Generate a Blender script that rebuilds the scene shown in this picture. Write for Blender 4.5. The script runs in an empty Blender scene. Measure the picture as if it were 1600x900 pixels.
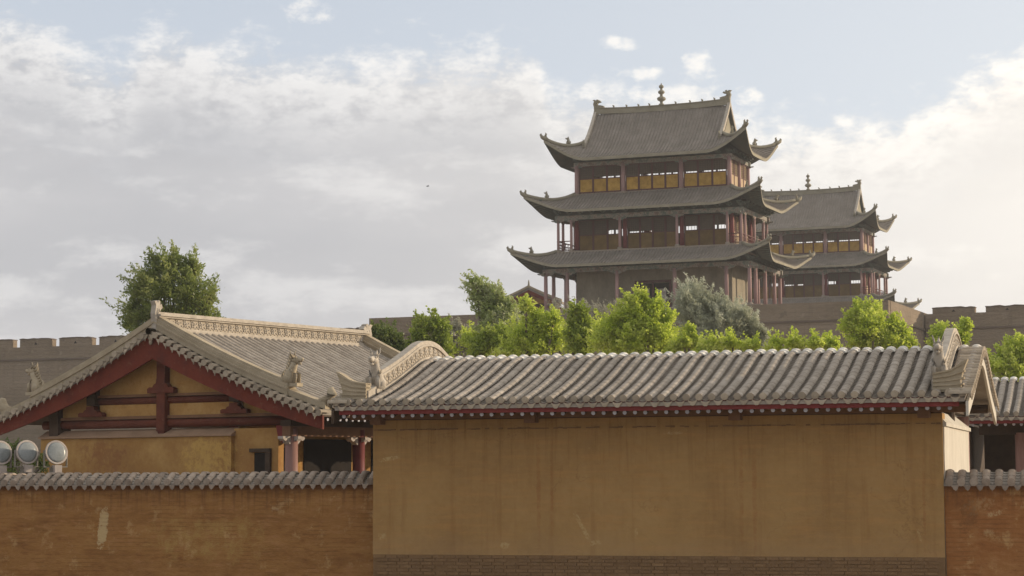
import bpy, bmesh, math, random
import numpy as np
from mathutils import Vector, Matrix
SC = bpy.context.scene
COL = SC.collection
R = math.radians
rng = random.Random(7)

# ------------------------------------------------------------------ camera
EYE = 2.4; FPX = 3300.0
th = math.atan(285 / FPX); roll = R(.35)
fw = Vector((0, math.cos(th), math.sin(th))); up0 = Vector((0, -math.sin(th), math.cos(th))); rt0 = Vector((1, 0, 0))
rt = rt0 * math.cos(roll) - up0 * math.sin(roll); up = up0 * math.cos(roll) + rt0 * math.sin(roll)
cam_d = bpy.data.cameras.new('camera'); cam = bpy.data.objects.new('camera', cam_d); COL.objects.link(cam)
cam_d.sensor_width = 36; cam_d.lens = FPX / 1600 * 36; cam_d.clip_end = 5000; cam_d.clip_start = .1
m4 = Matrix((rt, up, -fw)).transposed().to_4x4(); m4.translation = Vector((0, 0, EYE)); cam.matrix_world = m4
SC.camera = cam

# ------------------------------------------------------------------ light
SUN_AZ = 73.0      # degrees from +Y towards +X
SUN_EL = 12.5
sdir = Vector((math.sin(R(SUN_AZ)) * math.cos(R(SUN_EL)), math.cos(R(SUN_AZ)) * math.cos(R(SUN_EL)), math.sin(R(SUN_EL))))
sl = bpy.data.lights.new('sun', 'SUN'); sl.energy = 4.3; sl.angle = R(.6); sl.color = (1, .81, .58)
so = bpy.data.objects.new('sun', sl); COL.objects.link(so); so.rotation_euler = sdir.to_track_quat('Z', 'Y').to_euler(); so.location = (0, 0, 60)
SC.view_settings.view_transform = 'Standard'; SC.view_settings.look = 'None'; SC.view_settings.exposure = 0; SC.view_settings.gamma = 1

class NT:
    def __init__(s, t): s.t = t; s.n = t.nodes; s.l = t.links
    def new(s, ty, **k):
        n = s.n.new(ty)
        for a, b in k.items(): setattr(n, a, b)
        return n
    def put(s, sock, v):
        if isinstance(v, bpy.types.NodeSocket): s.l.new(v, sock)
        else: sock.default_value = v
    def m(s, op, a, b=0.0, c=0.0, clamp=False):
        n = s.new('ShaderNodeMath', operation=op, use_clamp=clamp)
        s.put(n.inputs[0], a); s.put(n.inputs[1], b)
        if len(n.inputs) > 2: s.put(n.inputs[2], c)
        return n.outputs[0]
    def ss(s, x, a, b, lo=0.0, hi=1.0):
        n = s.new('ShaderNodeMapRange', interpolation_type='SMOOTHSTEP'); s.put(n.inputs[0], x)
        n.inputs[1].default_value = a; n.inputs[2].default_value = b; n.inputs[3].default_value = lo; n.inputs[4].default_value = hi
        return n.outputs[0]
    def mix(s, f, a, b):
        n = s.new('ShaderNodeMix', data_type='RGBA'); s.put(n.inputs[0], f)
        s.put(n.inputs[6], a if isinstance(a, bpy.types.NodeSocket) else (*a, 1)); s.put(n.inputs[7], b if isinstance(b, bpy.types.NodeSocket) else (*b, 1))
        return n.outputs[2]
    def noise(s, vec, scale, detail=4, rough=.5, dist=0.0):
        n = s.new('ShaderNodeTexNoise'); s.put(n.inputs['Vector'], vec); n.inputs['Scale'].default_value = scale
        n.inputs['Detail'].default_value = detail; n.inputs['Roughness'].default_value = rough; n.inputs['Distortion'].default_value = dist
        return n.outputs[0]
    def xyz(s, x, y, z=0.0):
        n = s.new('ShaderNodeCombineXYZ'); s.put(n.inputs[0], x); s.put(n.inputs[1], y); s.put(n.inputs[2], z); return n.outputs[0]

world = bpy.data.worlds.new('World'); SC.world = world; world.use_nodes = True
wt = NT(world.node_tree); wt.n.clear()
tc = wt.new('ShaderNodeTexCoord'); sep = wt.new('ShaderNodeSeparateXYZ'); wt.l.new(tc.outputs['Generated'], sep.inputs[0])
X, Y, Z = sep.outputs
az = wt.m('MULTIPLY', wt.m('ARCTAN2', X, Y), 57.2958)
el = wt.m('MULTIPLY', wt.m('ARCSINE', Z), 57.2958)
sky = wt.new('ShaderNodeTexSky', sky_type='NISHITA'); sky.sun_disc = False
sky.sun_elevation = R(SUN_EL); sky.sun_rotation = R(SUN_AZ); sky.altitude = 1700; sky.dust_density = 1.2
nish = wt.new('ShaderNodeVectorMath', operation='SCALE'); wt.l.new(sky.outputs[0], nish.inputs[0]); nish.inputs['Scale'].default_value = .13
# cloud bank: upper edge by azimuth
fc = wt.new('ShaderNodeFloatCurve'); wt.put(fc.inputs[1], wt.m('DIVIDE', wt.m('ADD', az, 16.0), 32.0, clamp=True))
cv = fc.mapping.curves[0]
pts = [(0, 12.0), (50, 11.9), (150, 11.0), (190, 10.9), (235, 11.6), (400, 11.2), (560, 11.1), (700, 11.3), (835, 11.2), (870, 10.2), (930, 10.3), (1010, 9.9), (1090, 10.2), (1180, 9.3), (1300, 9.3), (1420, 9.4), (1500, 10.2), (1600, 11.0)]
while len(cv.points) > 2: cv.points.remove(cv.points[-1])
P_ = [(((x - 800) / 57.6 + 16) / 32, y / 16) for x, y in pts]
cv.points[0].location = (0, P_[0][1]); cv.points[1].location = (1, P_[-1][1])
for p in P_: cv.points.new(*p)
fc.mapping.update()
edge0 = wt.m('MULTIPLY', fc.outputs[0], 16.0)
warp = wt.noise(wt.xyz(wt.m('MULTIPLY', az, .5), wt.m('MULTIPLY', el, .8)), 1.0, 5, .6)
vec1 = wt.xyz(wt.m('ADD', wt.m('MULTIPLY', az, .55), wt.m('MULTIPLY', warp, 1.2)), el)
billow = wt.noise(vec1, 1.1, 6, .55)
big = wt.noise(wt.xyz(wt.m('MULTIPLY', az, .12), wt.m('MULTIPLY', el, .4), 3.3), 1.0, 4, .5)
edge = wt.m('ADD', edge0, wt.m('MULTIPLY', wt.m('SUBTRACT', billow, .5), 2.6))
depth = wt.m('SUBTRACT', edge, el)                    # degrees below the cloud edge
frag = wt.noise(wt.xyz(wt.m('MULTIPLY', az, .9), wt.m('MULTIPLY', el, 1.6), 7.7), 1.6, 6, .65)
soft = wt.m('ADD', depth, wt.m('MULTIPLY', wt.m('SUBTRACT', frag, .5), 2.6))
mask = wt.m('MAXIMUM', wt.m('MULTIPLY', wt.ss(soft, -.55, 1.0), .97), wt.ss(depth, 1.2, 3.0))
# clouds above the view, brightened to lift shaded fronts; then small puffs
hi = wt.noise(wt.xyz(wt.m('MULTIPLY', az, .07), wt.m('MULTIPLY', el, .13), 9.1), 1.0, 6, .55, .4)
himask = wt.ss(hi, .38, .56)
himask = wt.m('MULTIPLY', himask, wt.ss(el, 14, 24))
puff = None
for px, py, rx, ry in [(478, 18, 38, 26), (975, 70, 30, 13), (1008, 117, 30, 11), (1090, 112, 34, 26), (1175, 155, 24, 13), (330, 0, 60, 8), (1060, 150, 70, 16)]:
    a0 = (px - 800) / 57.6; e0 = (735 - py) / 57.6 - (px - 800) * .0001
    q = wt.m('ADD', wt.m('POWER', wt.m('DIVIDE', wt.m('SUBTRACT', az, a0), rx / 57.6), 2.0), wt.m('POWER', wt.m('DIVIDE', wt.m('SUBTRACT', el, e0), ry / 57.6), 2.0))
    g = wt.m('SUBTRACT', 1.25, q)
    puff = g if puff is None else wt.m('MAXIMUM', puff, g)
fine = wt.noise(wt.xyz(az, wt.m('MULTIPLY', el, 1.5), 5.5), 1.6, 5, .6)
pm = wt.ss(wt.m('ADD', puff, wt.m('MULTIPLY', wt.m('SUBTRACT', fine, .5), 6.0)), -.2, 2.0)
sund = wt.new('ShaderNodeVectorMath', operation='DOT_PRODUCT'); wt.l.new(tc.outputs['Generated'], sund.inputs[0]); sund.inputs[1].default_value = sdir
glow = wt.ss(sund.outputs['Value'], .16, .78)
# colours (linear radiance)
lit = wt.mix(glow, (.93, .92, .91), (1.3, 1.23, 1.10))
grey = wt.mix(glow, (.54, .545, .57), (1.15, 1.08, .98))
white = wt.m('MULTIPLY', wt.ss(depth, 3.2, .2), wt.ss(wt.m('ADD', wt.m('MULTIPLY', billow, .55), wt.m('MULTIPLY', frag, .45)), .36, .60))
streak = wt.noise(wt.xyz(wt.m('MULTIPLY', az, .16), wt.m('MULTIPLY', el, .55), 1.7), 1.3, 5, .55, .15)
stm = wt.m('MULTIPLY', wt.ss(wt.m('ADD', wt.m('MULTIPLY', streak, .75), wt.m('MULTIPLY', frag, .25)), .48, .66), .45)
low = wt.ss(el, 9.5, 3.0)
greyv = wt.mix(wt.m('MULTIPLY', wt.ss(big, .3, .7), .8), grey, wt.mix(glow, (.64, .635, .65), (1.22, 1.15, 1.04)))
bank = wt.mix(wt.m('MAXIMUM', white, stm), greyv, lit)
clear = wt.mix(.30, nish.outputs[0], wt.mix(glow, (.70, .74, .80), (.95, .93, .90)))
clear = wt.mix(wt.ss(el, 30, 9, 0.15, .72), clear, wt.mix(glow, (.68, .73, .81), (.96, .97, .98)))
c1 = wt.mix(mask, clear, bank)
c2 = wt.mix(wt.m('MULTIPLY', himask, .92), c1, wt.mix(glow, (.95, .92, .88), (1.5, 1.36, 1.15)))
c3 = wt.mix(wt.m('MULTIPLY', pm, .9), c2, lit)
bg = wt.new('ShaderNodeBackground'); wt.l.new(c3, bg.inputs[0]); bg.inputs[1].default_value = 1.0
wo = wt.new('ShaderNodeOutputWorld'); wt.l.new(bg.outputs[0], wo.inputs[0])

# ------------------------------------------------------------------ materials
def mat(name, cols, scale=2.0, rough=.85, bump=.2, bscale=30, stretch=(1, 1, 1), var=.0, extra=None, spec=.25, bdist=.01):
    """cols: list of (pos, rgb) for a noise ramp; var: brightness change per object"""
    m = bpy.data.materials.new(name); m.use_nodes = True
    t = NT(m.node_tree); b = t.n['Principled BSDF']; b.inputs['Roughness'].default_value = rough; b.inputs['Specular IOR Level'].default_value = spec
    tc = t.new('ShaderNodeTexCoord'); oi = t.new('ShaderNodeObjectInfo')
    mp = t.new('ShaderNodeMapping'); t.l.new(tc.outputs['Object'], mp.inputs[0]); mp.inputs['Scale'].default_value = stretch
    off = t.new('ShaderNodeVectorMath', operation='SCALE'); off.inputs[0].default_value = (37, 91, 53); t.l.new(oi.outputs['Random'], off.inputs['Scale'])
    ad = t.new('ShaderNodeVectorMath', operation='ADD'); t.l.new(mp.outputs[0], ad.inputs[0]); t.l.new(off.outputs[0], ad.inputs[1])
    v = ad.outputs[0]
    n1 = t.noise(v, scale, 6, .6); n2 = t.noise(v, scale * 9, 4, .6)
    f = t.m('ADD', t.m('MULTIPLY', n1, .7), t.m('MULTIPLY', n2, .3))
    cr = t.new('ShaderNodeValToRGB'); t.put(cr.inputs[0], f)
    e = cr.color_ramp.elements
    while len(e) > 1: e.remove(e[-1])
    e[0].position = cols[0][0]; e[0].color = (*cols[0][1], 1)
    for p, c in cols[1:]:
        q = e.new(p); q.color = (*c, 1)
    c = cr.outputs[0]
    if var:
        hs = t.new('ShaderNodeHueSaturation'); t.put(hs.inputs['Color'], c); t.put(hs.inputs['Value'], t.m('ADD', 1 - var, t.m('MULTIPLY', oi.outputs['Random'], 2 * var))); c = hs.outputs[0]
    if extra: c = extra(t, c, tc)
    t.put(b.inputs['Base Color'], c)
    if bump:
        bn = t.noise(v, bscale, 5, .65); bp = t.new('ShaderNodeBump'); bp.inputs['Strength'].default_value = bump; bp.inputs['Distance'].default_value = bdist
        t.put(bp.inputs['Height'], bn); t.l.new(bp.outputs[0], b.inputs['Normal'])
    return m

def blob(t, tc, x, z, rx, rz, ang=0, nz=3.0, amp=1.3, soft=1.1):
    """mask of an uneven stain on a wall, in the wall's own metres"""
    s = t.new('ShaderNodeSeparateXYZ'); t.l.new(tc.outputs['Object'], s.inputs[0])
    dx = t.m('SUBTRACT', s.outputs[0], x); dz = t.m('SUBTRACT', s.outputs[2], z)
    ca, sa = math.cos(ang), math.sin(ang)
    u = t.m('ADD', t.m('MULTIPLY', dx, ca / rx), t.m('MULTIPLY', dz, sa / rx)); w = t.m('SUBTRACT', t.m('MULTIPLY', dz, ca / rz), t.m('MULTIPLY', dx, sa / rz))
    q = t.m('ADD', t.m('POWER', t.m('ABSOLUTE', u), 3.0), t.m('POWER', t.m('ABSOLUTE', w), 3.0))
    n = t.noise(tc.outputs['Object'], nz * 3.5, 6, .8)
    return t.ss(t.m('ADD', t.m('SUBTRACT', .7, q), t.m('MULTIPLY', t.m('SUBTRACT', n, .5), amp * 4.5)), 0, soft)

def stains_front(t, c, tc):
    st = t.new('ShaderNodeMapping'); t.l.new(tc.outputs['Object'], st.inputs[0]); st.inputs['Scale'].default_value = (.6, .6, 6)
    h = t.noise(st.outputs[0], 1.6, 6, .65); c = t.mix(t.m('MULTIPLY', t.ss(h, .46, .66), .35), c, (.46, .24, .08))
    v2 = t.new('ShaderNodeMapping'); t.l.new(tc.outputs['Object'], v2.inputs[0]); v2.inputs['Scale'].default_value = (5, 5, .35)
    h2 = t.noise(v2.outputs[0], 1.0, 4, .6); c = t.mix(t.m('MULTIPLY', t.ss(h2, .5, .72), .32), c, (.22, .105, .035))
    for x, w in ((3.45, .055), (3.72, .045), (7.47, .05), (7.72, .06), (10.9, .04)):
        c = t.mix(t.m('MULTIPLY', blob(t, tc, x, 1.9, w, 1.3, 0, 1.2, .9), .42), c, (.25, .09, .03))
    for x, z, rx, rz, a, k in ((4.35, 1.25, .05, .42, .5, .5), (.35, 2.65, .28, .05, .2, .55), (6.15, 3.10, .2, .04, 0, .5), (2.75, .93, .12, .07, 0, .6), (.2, 1.1, .1, .08, 0, .4), (4.6, 1.0, .12, .06, 0, .5), (5.4, 1.15, .04, .12, 0, .4), (10.8, 1.15, .03, .16, .3, .35)):
        c = t.mix(t.m('MULTIPLY', blob(t, tc, x, z, rx, rz, a, 4, 1.6), k), c, (.56, .44, .22))
    s = t.new('ShaderNodeSeparateXYZ'); t.l.new(tc.outputs['Object'], s.inputs[0])
    # rain streaks running down from the wall head
    rs = t.noise(t.xyz(t.m('MULTIPLY', s.outputs[0], 7.0), 0.0, t.m('MULTIPLY', s.outputs[2], .35)), 1.0, 5, .7)
    c = t.mix(t.m('MULTIPLY', t.m('MULTIPLY', t.ss(rs, .50, .66), t.ss(s.outputs[2], 1.9, 3.3)), .45), c, (.17, .085, .03))
    # hairline cracks
    v = t.new('ShaderNodeTexVoronoi', feature='DISTANCE_TO_EDGE'); ws = t.new('ShaderNodeVectorMath', operation='ADD'); t.l.new(tc.outputs['Object'], ws.inputs[0])
    nn = t.new('ShaderNodeTexNoise'); t.l.new(tc.outputs['Object'], nn.inputs['Vector']); nn.inputs['Scale'].default_value = 2.0; nn.inputs['Detail'].default_value = 5; t.l.new(nn.outputs[1], ws.inputs[1]); t.l.new(ws.outputs[0], v.inputs['Vector']); v.inputs['Scale'].default_value = .9
    c = t.mix(t.m('MULTIPLY', t.m('MULTIPLY', t.ss(v.outputs[0], .012, .002), t.ss(t.noise(tc.outputs['Object'], .8, 3, .5), .5, .6)), .22), c, (.12, .06, .025))
    # trowelled patches
    pz = t.noise(tc.outputs['Object'], .55, 3, .4); c = t.mix(t.m('MULTIPLY', t.ss(pz, .52, .56), .16), c, (.44, .28, .11))
    sp = t.noise(tc.outputs['Object'], 9, 4, .7); c = t.mix(t.m('MULTIPLY', t.ss(sp, .66, .74), .35), c, (.50, .36, .17))
    base = t.ss(t.m('ADD', s.outputs[2], t.m('MULTIPLY', t.noise(tc.outputs['Object'], 1.5, 5, .6), .9)), 1.75, 1.1)
    c = t.mix(t.m('MULTIPLY', base, .3), c, (.36, .24, .13))
    return c
def stains_left(t, c, tc):
    st = t.new('ShaderNodeMapping'); t.l.new(tc.outputs['Object'], st.inputs[0]); st.inputs['Scale'].default_value = (1.5, 1.5, 5)
    h = t.noise(st.outputs[0], 2.0, 6, .7); c = t.mix(t.m('MULTIPLY', t.ss(h, .5, .68), .5), c, (.42, .21, .085))
    c = t.mix(t.m('MULTIPLY', t.ss(h, .47, .3), .5), c, (.17, .062, .02))
    c = t.mix(t.m('MULTIPLY', blob(t, tc, -6.25, 1.25, .13, .5, -.12, 2.5, .7, .4), .8), c, (.56, .42, .22))
    c = t.mix(t.m('MULTIPLY', blob(t, tc, -2.35, 1.63, .1, .06, 0, 4, 1.6), .6), c, (.55, .4, .22))
    c = t.mix(t.m('MULTIPLY', blob(t, tc, -3.9, 1.0, 1.7, .6, 0, 1.0, 1.2, 1.6), .75), c, (.42, .27, .085))
    n = t.noise(tc.outputs['Object'], 2.2, 6, .75); c = t.mix(t.m('MULTIPLY', t.ss(n, .55, .68), .6), c, (.52, .33, .14))
    s = t.new('ShaderNodeSeparateXYZ'); t.l.new(tc.outputs['Object'], s.inputs[0])
    dp = t.noise(t.xyz(t.m('MULTIPLY', s.outputs[0], 9.0), 0.0, t.m('MULTIPLY', s.outputs[2], .6)), 1.0, 5, .7)
    c = t.mix(t.m('MULTIPLY', t.m('MULTIPLY', t.ss(dp, .47, .62), t.ss(s.outputs[2], 1.35, 2.1)), .55), c, (.13, .06, .028))
    # faint brick courses showing through the thin plaster
    row_ = t.m('FRACT', t.m('ADD', t.m('DIVIDE', s.outputs[2], .085), t.m('MULTIPLY', t.noise(tc.outputs['Object'], .9, 4, .6), .9)))
    ln_ = t.m('MULTIPLY', t.ss(t.m('ABSOLUTE', t.m('SUBTRACT', row_, .5)), .22, .02), t.ss(t.noise(tc.outputs['Object'], 1.6, 5, .7), .44, .6))
    c = t.mix(t.m('MULTIPLY', ln_, .38), c, (.14, .055, .02))
    c = t.mix(t.ss(t.m('ADD', s.outputs[2], t.m('MULTIPLY', n, .12)), 2.02, 2.16), c, (.22, .10, .04))
    return c
def stains_right(t, c, tc):
    c = stains_left(t, c, tc)
    for x, z, rx, rz, k in ((12.2, 1.55, .2, .07, .6), (12.05, 1.2, .12, .08, .3), (12.75, 1.72, .12, .08, .35), (11.9, 1.7, .3, .15, .3)):
        c = t.mix(t.m('MULTIPLY', blob(t, tc, x, z, rx, rz, .3, 4, 1.8), k), c, (.50, .36, .18))
    c = t.mix(t.m('MULTIPLY', blob(t, tc, 11.7, 1.5, .2, .4, 0, 2, 1.6, 1), .4), c, (.10, .05, .02))
    return c
def stains_gable(t, c, tc):
    n = t.noise(tc.outputs['Object'], 1.3, 6, .7); c = t.mix(t.m('MULTIPLY', blob(t, tc, 1.6, 2.8, 1.0, .55, 0, 1.5, 1.5, 1), .6), c, (.55, .36, .10))
    c = t.mix(t.m('MULTIPLY', blob(t, tc, -1.9, 2.8, .9, .5, 0, 1.5, 1.5, 1), .5), c, (.22, .09, .04))
    return t.mix(t.m('MULTIPLY', t.ss(n, .55, .7), .35), c, (.25, .10, .035))
def fade_ochre(t, c, tc):
    n = t.noise(tc.outputs['Object'], 5, 6, .7); return t.mix(t.m('MULTIPLY', t.ss(n, .55, .68), .5), c, (.30, .13, .03))
def worn_paint(t, c, tc):
    g = t.noise(tc.outputs['Object'], 6, 6, .75); c = t.mix(t.m('MULTIPLY', t.ss(g, .56, .68), .55), c, (.20, .10, .06))
    h = t.noise(tc.outputs['Object'], 1.7, 5, .7); return t.mix(t.m('MULTIPLY', t.ss(h, .5, .68), .5), c, (.06, .018, .012))
def brickcolour(t, c, tc):
    st = t.new('ShaderNodeMapping'); t.l.new(tc.outputs['Object'], st.inputs[0]); st.inputs['Scale'].default_value = (1, 1, 3)
    n = t.noise(st.outputs[0], .35, 6, .65); c = t.mix(t.m('MULTIPLY', t.ss(n, .42, .65), .6), c, (.17, .135, .10))
    n2 = t.noise(tc.outputs['Object'], 3.0, 5, .7); return t.mix(t.m('MULTIPLY', t.ss(n2, .60, .72), .35), c, (.33, .27, .2))

M = {}
M['plaster'] = mat('ochre_plaster', [(.3, (.28, .163, .062)), (.5, (.345, .205, .077)), (.7, (.39, .242, .097))], .9, .92, .7, 11, extra=stains_front, bdist=.02)
M['plaster_left'] = mat('orange_plaster', [(.3, (.235, .112, .034)), (.5, (.315, .152, .046)), (.7, (.385, .20, .064))], 1.1, .92, .7, 12, (1, 1, 4), extra=stains_left, bdist=.03)
M['plaster_right'] = mat('brown_plaster', [(.3, (.235, .098, .030)), (.5, (.30, .125, .038)), (.7, (.36, .17, .06))], 1.1, .92, .7, 12, extra=stains_right, bdist=.03)
M['plaster_gable'] = mat('faded_ochre_plaster', [(.3, (.27, .14, .05)), (.5, (.34, .185, .06)), (.7, (.44, .27, .095))], 1.0, .92, .4, 14, extra=stains_gable)
M['ochre_panel'] = mat('ochre_panel', [(.3, (.33, .18, .06)), (.5, (.42, .24, .08)), (.7, (.50, .32, .13))], 2.0, .9, .3, 14, extra=fade_ochre)
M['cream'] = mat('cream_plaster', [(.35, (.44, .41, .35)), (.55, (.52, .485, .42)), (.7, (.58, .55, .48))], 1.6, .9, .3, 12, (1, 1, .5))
M['cap'] = mat('pale_sunlit_cap', [(.3, (.50, .47, .42)), (.5, (.66, .63, .57)), (.7, (.76, .73, .67))], 5, .8, .4, 30, var=.12)  # mortar tone paled further to put sunshine on the caps into the colour
M['ledge'] = mat('ledge_plaster', [(.35, (.25, .16, .10)), (.6, (.34, .22, .14))], 2, .9, .3, 20)
M['brick'] = mat('base_brick', [(.3, (.18, .105, .052)), (.55, (.225, .135, .065)), (.7, (.27, .17, .085))], 4, .95, .8, 20, var=.09)
M['mortar'] = mat('base_mortar', [(.3, (.17, .10, .048)), (.7, (.235, .14, .066))], 6, .95, .4, 20)
M['tile'] = mat('grey_clay_tile', [(.3, (.21, .178, .145)), (.48, (.305, .265, .22)), (.56, (.35, .305, .255)), (.68, (.43, .385, .33))], 3.2, .85, .6, 25, var=.12)
M['pan'] = mat('dark_pan_tile', [(.3, (.22, .19, .16)), (.5, (.295, .26, .22)), (.7, (.36, .32, .275))], 3, .85, .35, 25, var=.1)
M['coptile'] = mat('brown_coping_tile', [(.3, (.20, .15, .115)), (.5, (.29, .23, .18)), (.7, (.38, .32, .26))], 4, .8, .35, 25, var=.2)
M['drip'] = mat('drip_tile_clay', [(.3, (.28, .23, .17)), (.55, (.37, .31, .235)), (.7, (.45, .385, .30))], 5, .85, .4, 40, var=.18)
M['ridge'] = mat('pale_ridge_brick', [(.3, (.29, .255, .21)), (.5, (.40, .355, .295)), (.7, (.52, .47, .40))], 6, .85, .8, 30, var=.05)
M['ridge_dark'] = mat('ridge_recess', [(.3, (.33, .28, .22)), (.6, (.42, .365, .29))], 4, .9, .4, 30)
M['vergeridge'] = mat('olive_verge_brick', [(.3, (.27, .22, .15)), (.5, (.36, .30, .21)), (.7, (.44, .37, .27))], 3, .85, .4, 30, var=.06)
M['red'] = mat('oxblood_paint', [(.3, (.10, .016, .008)), (.5, (.145, .024, .011)), (.7, (.19, .038, .017))], 1.5, .75, .5, 20, extra=worn_paint)
M['redboard'] = mat('eave_red_paint', [(.3, (.14, .022, .02)), (.7, (.20, .032, .028))], 3, .7, .2, 20)
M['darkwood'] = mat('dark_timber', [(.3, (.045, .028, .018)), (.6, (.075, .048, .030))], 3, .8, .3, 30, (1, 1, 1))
M['beam'] = mat('brown_beam', [(.3, (.14, .07, .035)), (.6, (.21, .11, .06))], 3, .8, .3, 30)
M['redbrown'] = mat('red_brown_timber', [(.3, (.095, .024, .014)), (.6, (.14, .038, .02))], 3, .8, .5, 30, extra=worn_paint)
M['raft'] = mat('blue_grey_rafter_end', [(.3, (.36, .36, .42)), (.7, (.52, .52, .56))], 3, .8, 0, var=.25)
M['colbrown'] = mat('brown_column_paint', [(.3, (.23, .12, .10)), (.6, (.32, .18, .15))], 2, .5, .1, 30, (4, 4, .5))
M['colred'] = mat('red_column_paint', [(.3, (.12, .03, .03)), (.6, (.18, .045, .042))], 2, .5, .1, 30, (4, 4, .5))
M['colpink'] = mat('faded_pink_column', [(.3, (.32, .19, .185)), (.6, (.41, .265, .25))], 1, .7, .1, 30, (3, 3, .4), var=.06)
M['coldeepred'] = mat('deep_red_column', [(.3, (.16, .032, .036)), (.6, (.22, .048, .05))], 1, .6, .1, 30, (3, 3, .4))
M['corbel'] = mat('pale_corbel', [(.3, (.30, .26, .24)), (.6, (.45, .40, .36))], 4, .8, .3, 30)
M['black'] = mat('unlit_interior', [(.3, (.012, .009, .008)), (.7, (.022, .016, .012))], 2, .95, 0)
M['glasslamp'] = mat('reflector_glass', [(.3, (.14, .16, .165)), (.5, (.21, .23, .235)), (.7, (.31, .33, .335))], 3, .3, .1, 6, spec=.6)
M['lampbody'] = mat('grey_lamp_housing', [(.3, (.16, .15, .13)), (.7, (.26, .24, .20))], 3, .6, .1)
M['p_tile'] = mat('tower_roof_tile', [(.3, (.135, .118, .098)), (.48, (.205, .18, .152)), (.56, (.235, .205, .175)), (.7, (.30, .265, .225))], .9, .85, .8, 4, (1, 1, 1), bdist=.08)
M['p_ridge'] = mat('tower_ridge_brick', [(.3, (.20, .18, .13)), (.5, (.26, .235, .175)), (.7, (.32, .29, .22))], 1, .85, .3, 8)
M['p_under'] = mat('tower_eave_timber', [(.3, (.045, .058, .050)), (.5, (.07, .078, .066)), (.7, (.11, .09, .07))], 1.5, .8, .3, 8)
M['p_green'] = mat('faded_green_bracket', [(.3, (.085, .115, .10)), (.5, (.12, .145, .125)), (.7, (.19, .17, .14))], 2.0, .8, .3, 8, var=.1)
M['p_arch'] = mat('faded_grey_green_beam', [(.36, (.10, .15, .135)), (.46, (.20, .215, .19)), (.52, (.33, .31, .26)), (.56, (.24, .165, .15)), (.64, (.14, .175, .155))], 1.3, .8, .2, 8)
M['p_wall'] = mat('tower_plaster', [(.3, (.17, .155, .115)), (.45, (.24, .21, .155)), (.6, (.30, .26, .19)), (.7, (.36, .32, .25))], .8, .9, .5, 6, (1, 1, .45))
M['p_dull_shaded'] = mat('shaded_brown_board', [(.3, (.10, .062, .02)), (.5, (.15, .09, .026)), (.7, (.21, .13, .04))], 1.2, .8, .1, 8, var=.15)  # duller brown board with the eave's shade put into its colour
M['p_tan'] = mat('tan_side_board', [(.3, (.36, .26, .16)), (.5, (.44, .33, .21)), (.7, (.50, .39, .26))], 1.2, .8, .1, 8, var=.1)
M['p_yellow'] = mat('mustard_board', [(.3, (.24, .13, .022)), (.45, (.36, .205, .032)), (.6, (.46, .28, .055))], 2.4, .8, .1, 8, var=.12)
M['p_lattice'] = mat('lattice_wood', [(.3, (.10, .068, .045)), (.7, (.15, .10, .068))], 3, .8, .1)
M['p_paper'] = mat('old_lattice_backing', [(.3, (.075, .06, .045)), (.7, (.115, .092, .068))], 1, .9, .1, var=.15)
M['p_frame'] = mat('maroon_frame', [(.3, (.085, .036, .033)), (.7, (.13, .055, .05))], 2, .8, .1)
M['p_floor'] = mat('tower_floor', [(.3, (.24, .20, .16)), (.7, (.32, .27, .22))], 2, .9, .1)
def courses(t, c, tc):
    s = t.new('ShaderNodeSeparateXYZ'); t.l.new(tc.outputs['Object'], s.inputs[0])
    f = t.m('FRACT', t.m('ADD', t.m('DIVIDE', s.outputs[2], .34), t.m('MULTIPLY', t.noise(tc.outputs['Object'], .12, 4, .6), 1.2)))
    g = t.m('MULTIPLY', t.ss(t.m('ABSOLUTE', t.m('SUBTRACT', f, .5)), .16, .03), t.ss(t.noise(tc.outputs['Object'], .35, 5, .7), .38, .6))
    c = t.mix(t.m('MULTIPLY', g, .35), c, (.13, .10, .07))
    w = t.noise(t.xyz(t.m('MULTIPLY', s.outputs[0], 1.1), t.m('MULTIPLY', s.outputs[1], 1.1), t.m('MULTIPLY', s.outputs[2], .12)), 1.0, 5, .7)
    c = t.mix(t.m('MULTIPLY', t.ss(w, .52, .68), .35), c, (.15, .115, .08))
    p = t.noise(tc.outputs['Object'], .9, 5, .75); c = t.mix(t.m('MULTIPLY', t.ss(p, .60, .68), .55), c, (.13, .10, .075))
    return t.mix(t.m('MULTIPLY', t.ss(p, .42, .32), .4), c, (.37, .31, .24))
M['fort'] = mat('rammed_earth_brick', [(.3, (.175, .137, .095)), (.5, (.23, .18, .128)), (.7, (.285, .228, .168))], .25, .95, .9, 3, (1, 1, 2.5), bdist=.12, extra=courses)
M['fortband'] = mat('dark_string_course', [(.3, (.11, .085, .065)), (.7, (.17, .13, .10))], .5, .95, .3, 4)
def ground_c(t, c, tc): return c
M['ground'] = mat('dusty_ground', [(.3, (.24, .19, .13)), (.5, (.30, .24, .17)), (.7, (.36, .30, .22))], .05, .95, .3, 2)
M['bark'] = mat('bark', [(.3, (.10, .08, .06)), (.7, (.22, .19, .15))], 4, .95, .5, 20, (2, 2, .5))
M['bird'] = mat('dark_feathers', [(.3, (.03, .03, .03)), (.7, (.06, .06, .06))], 5, .8, 0)

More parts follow.
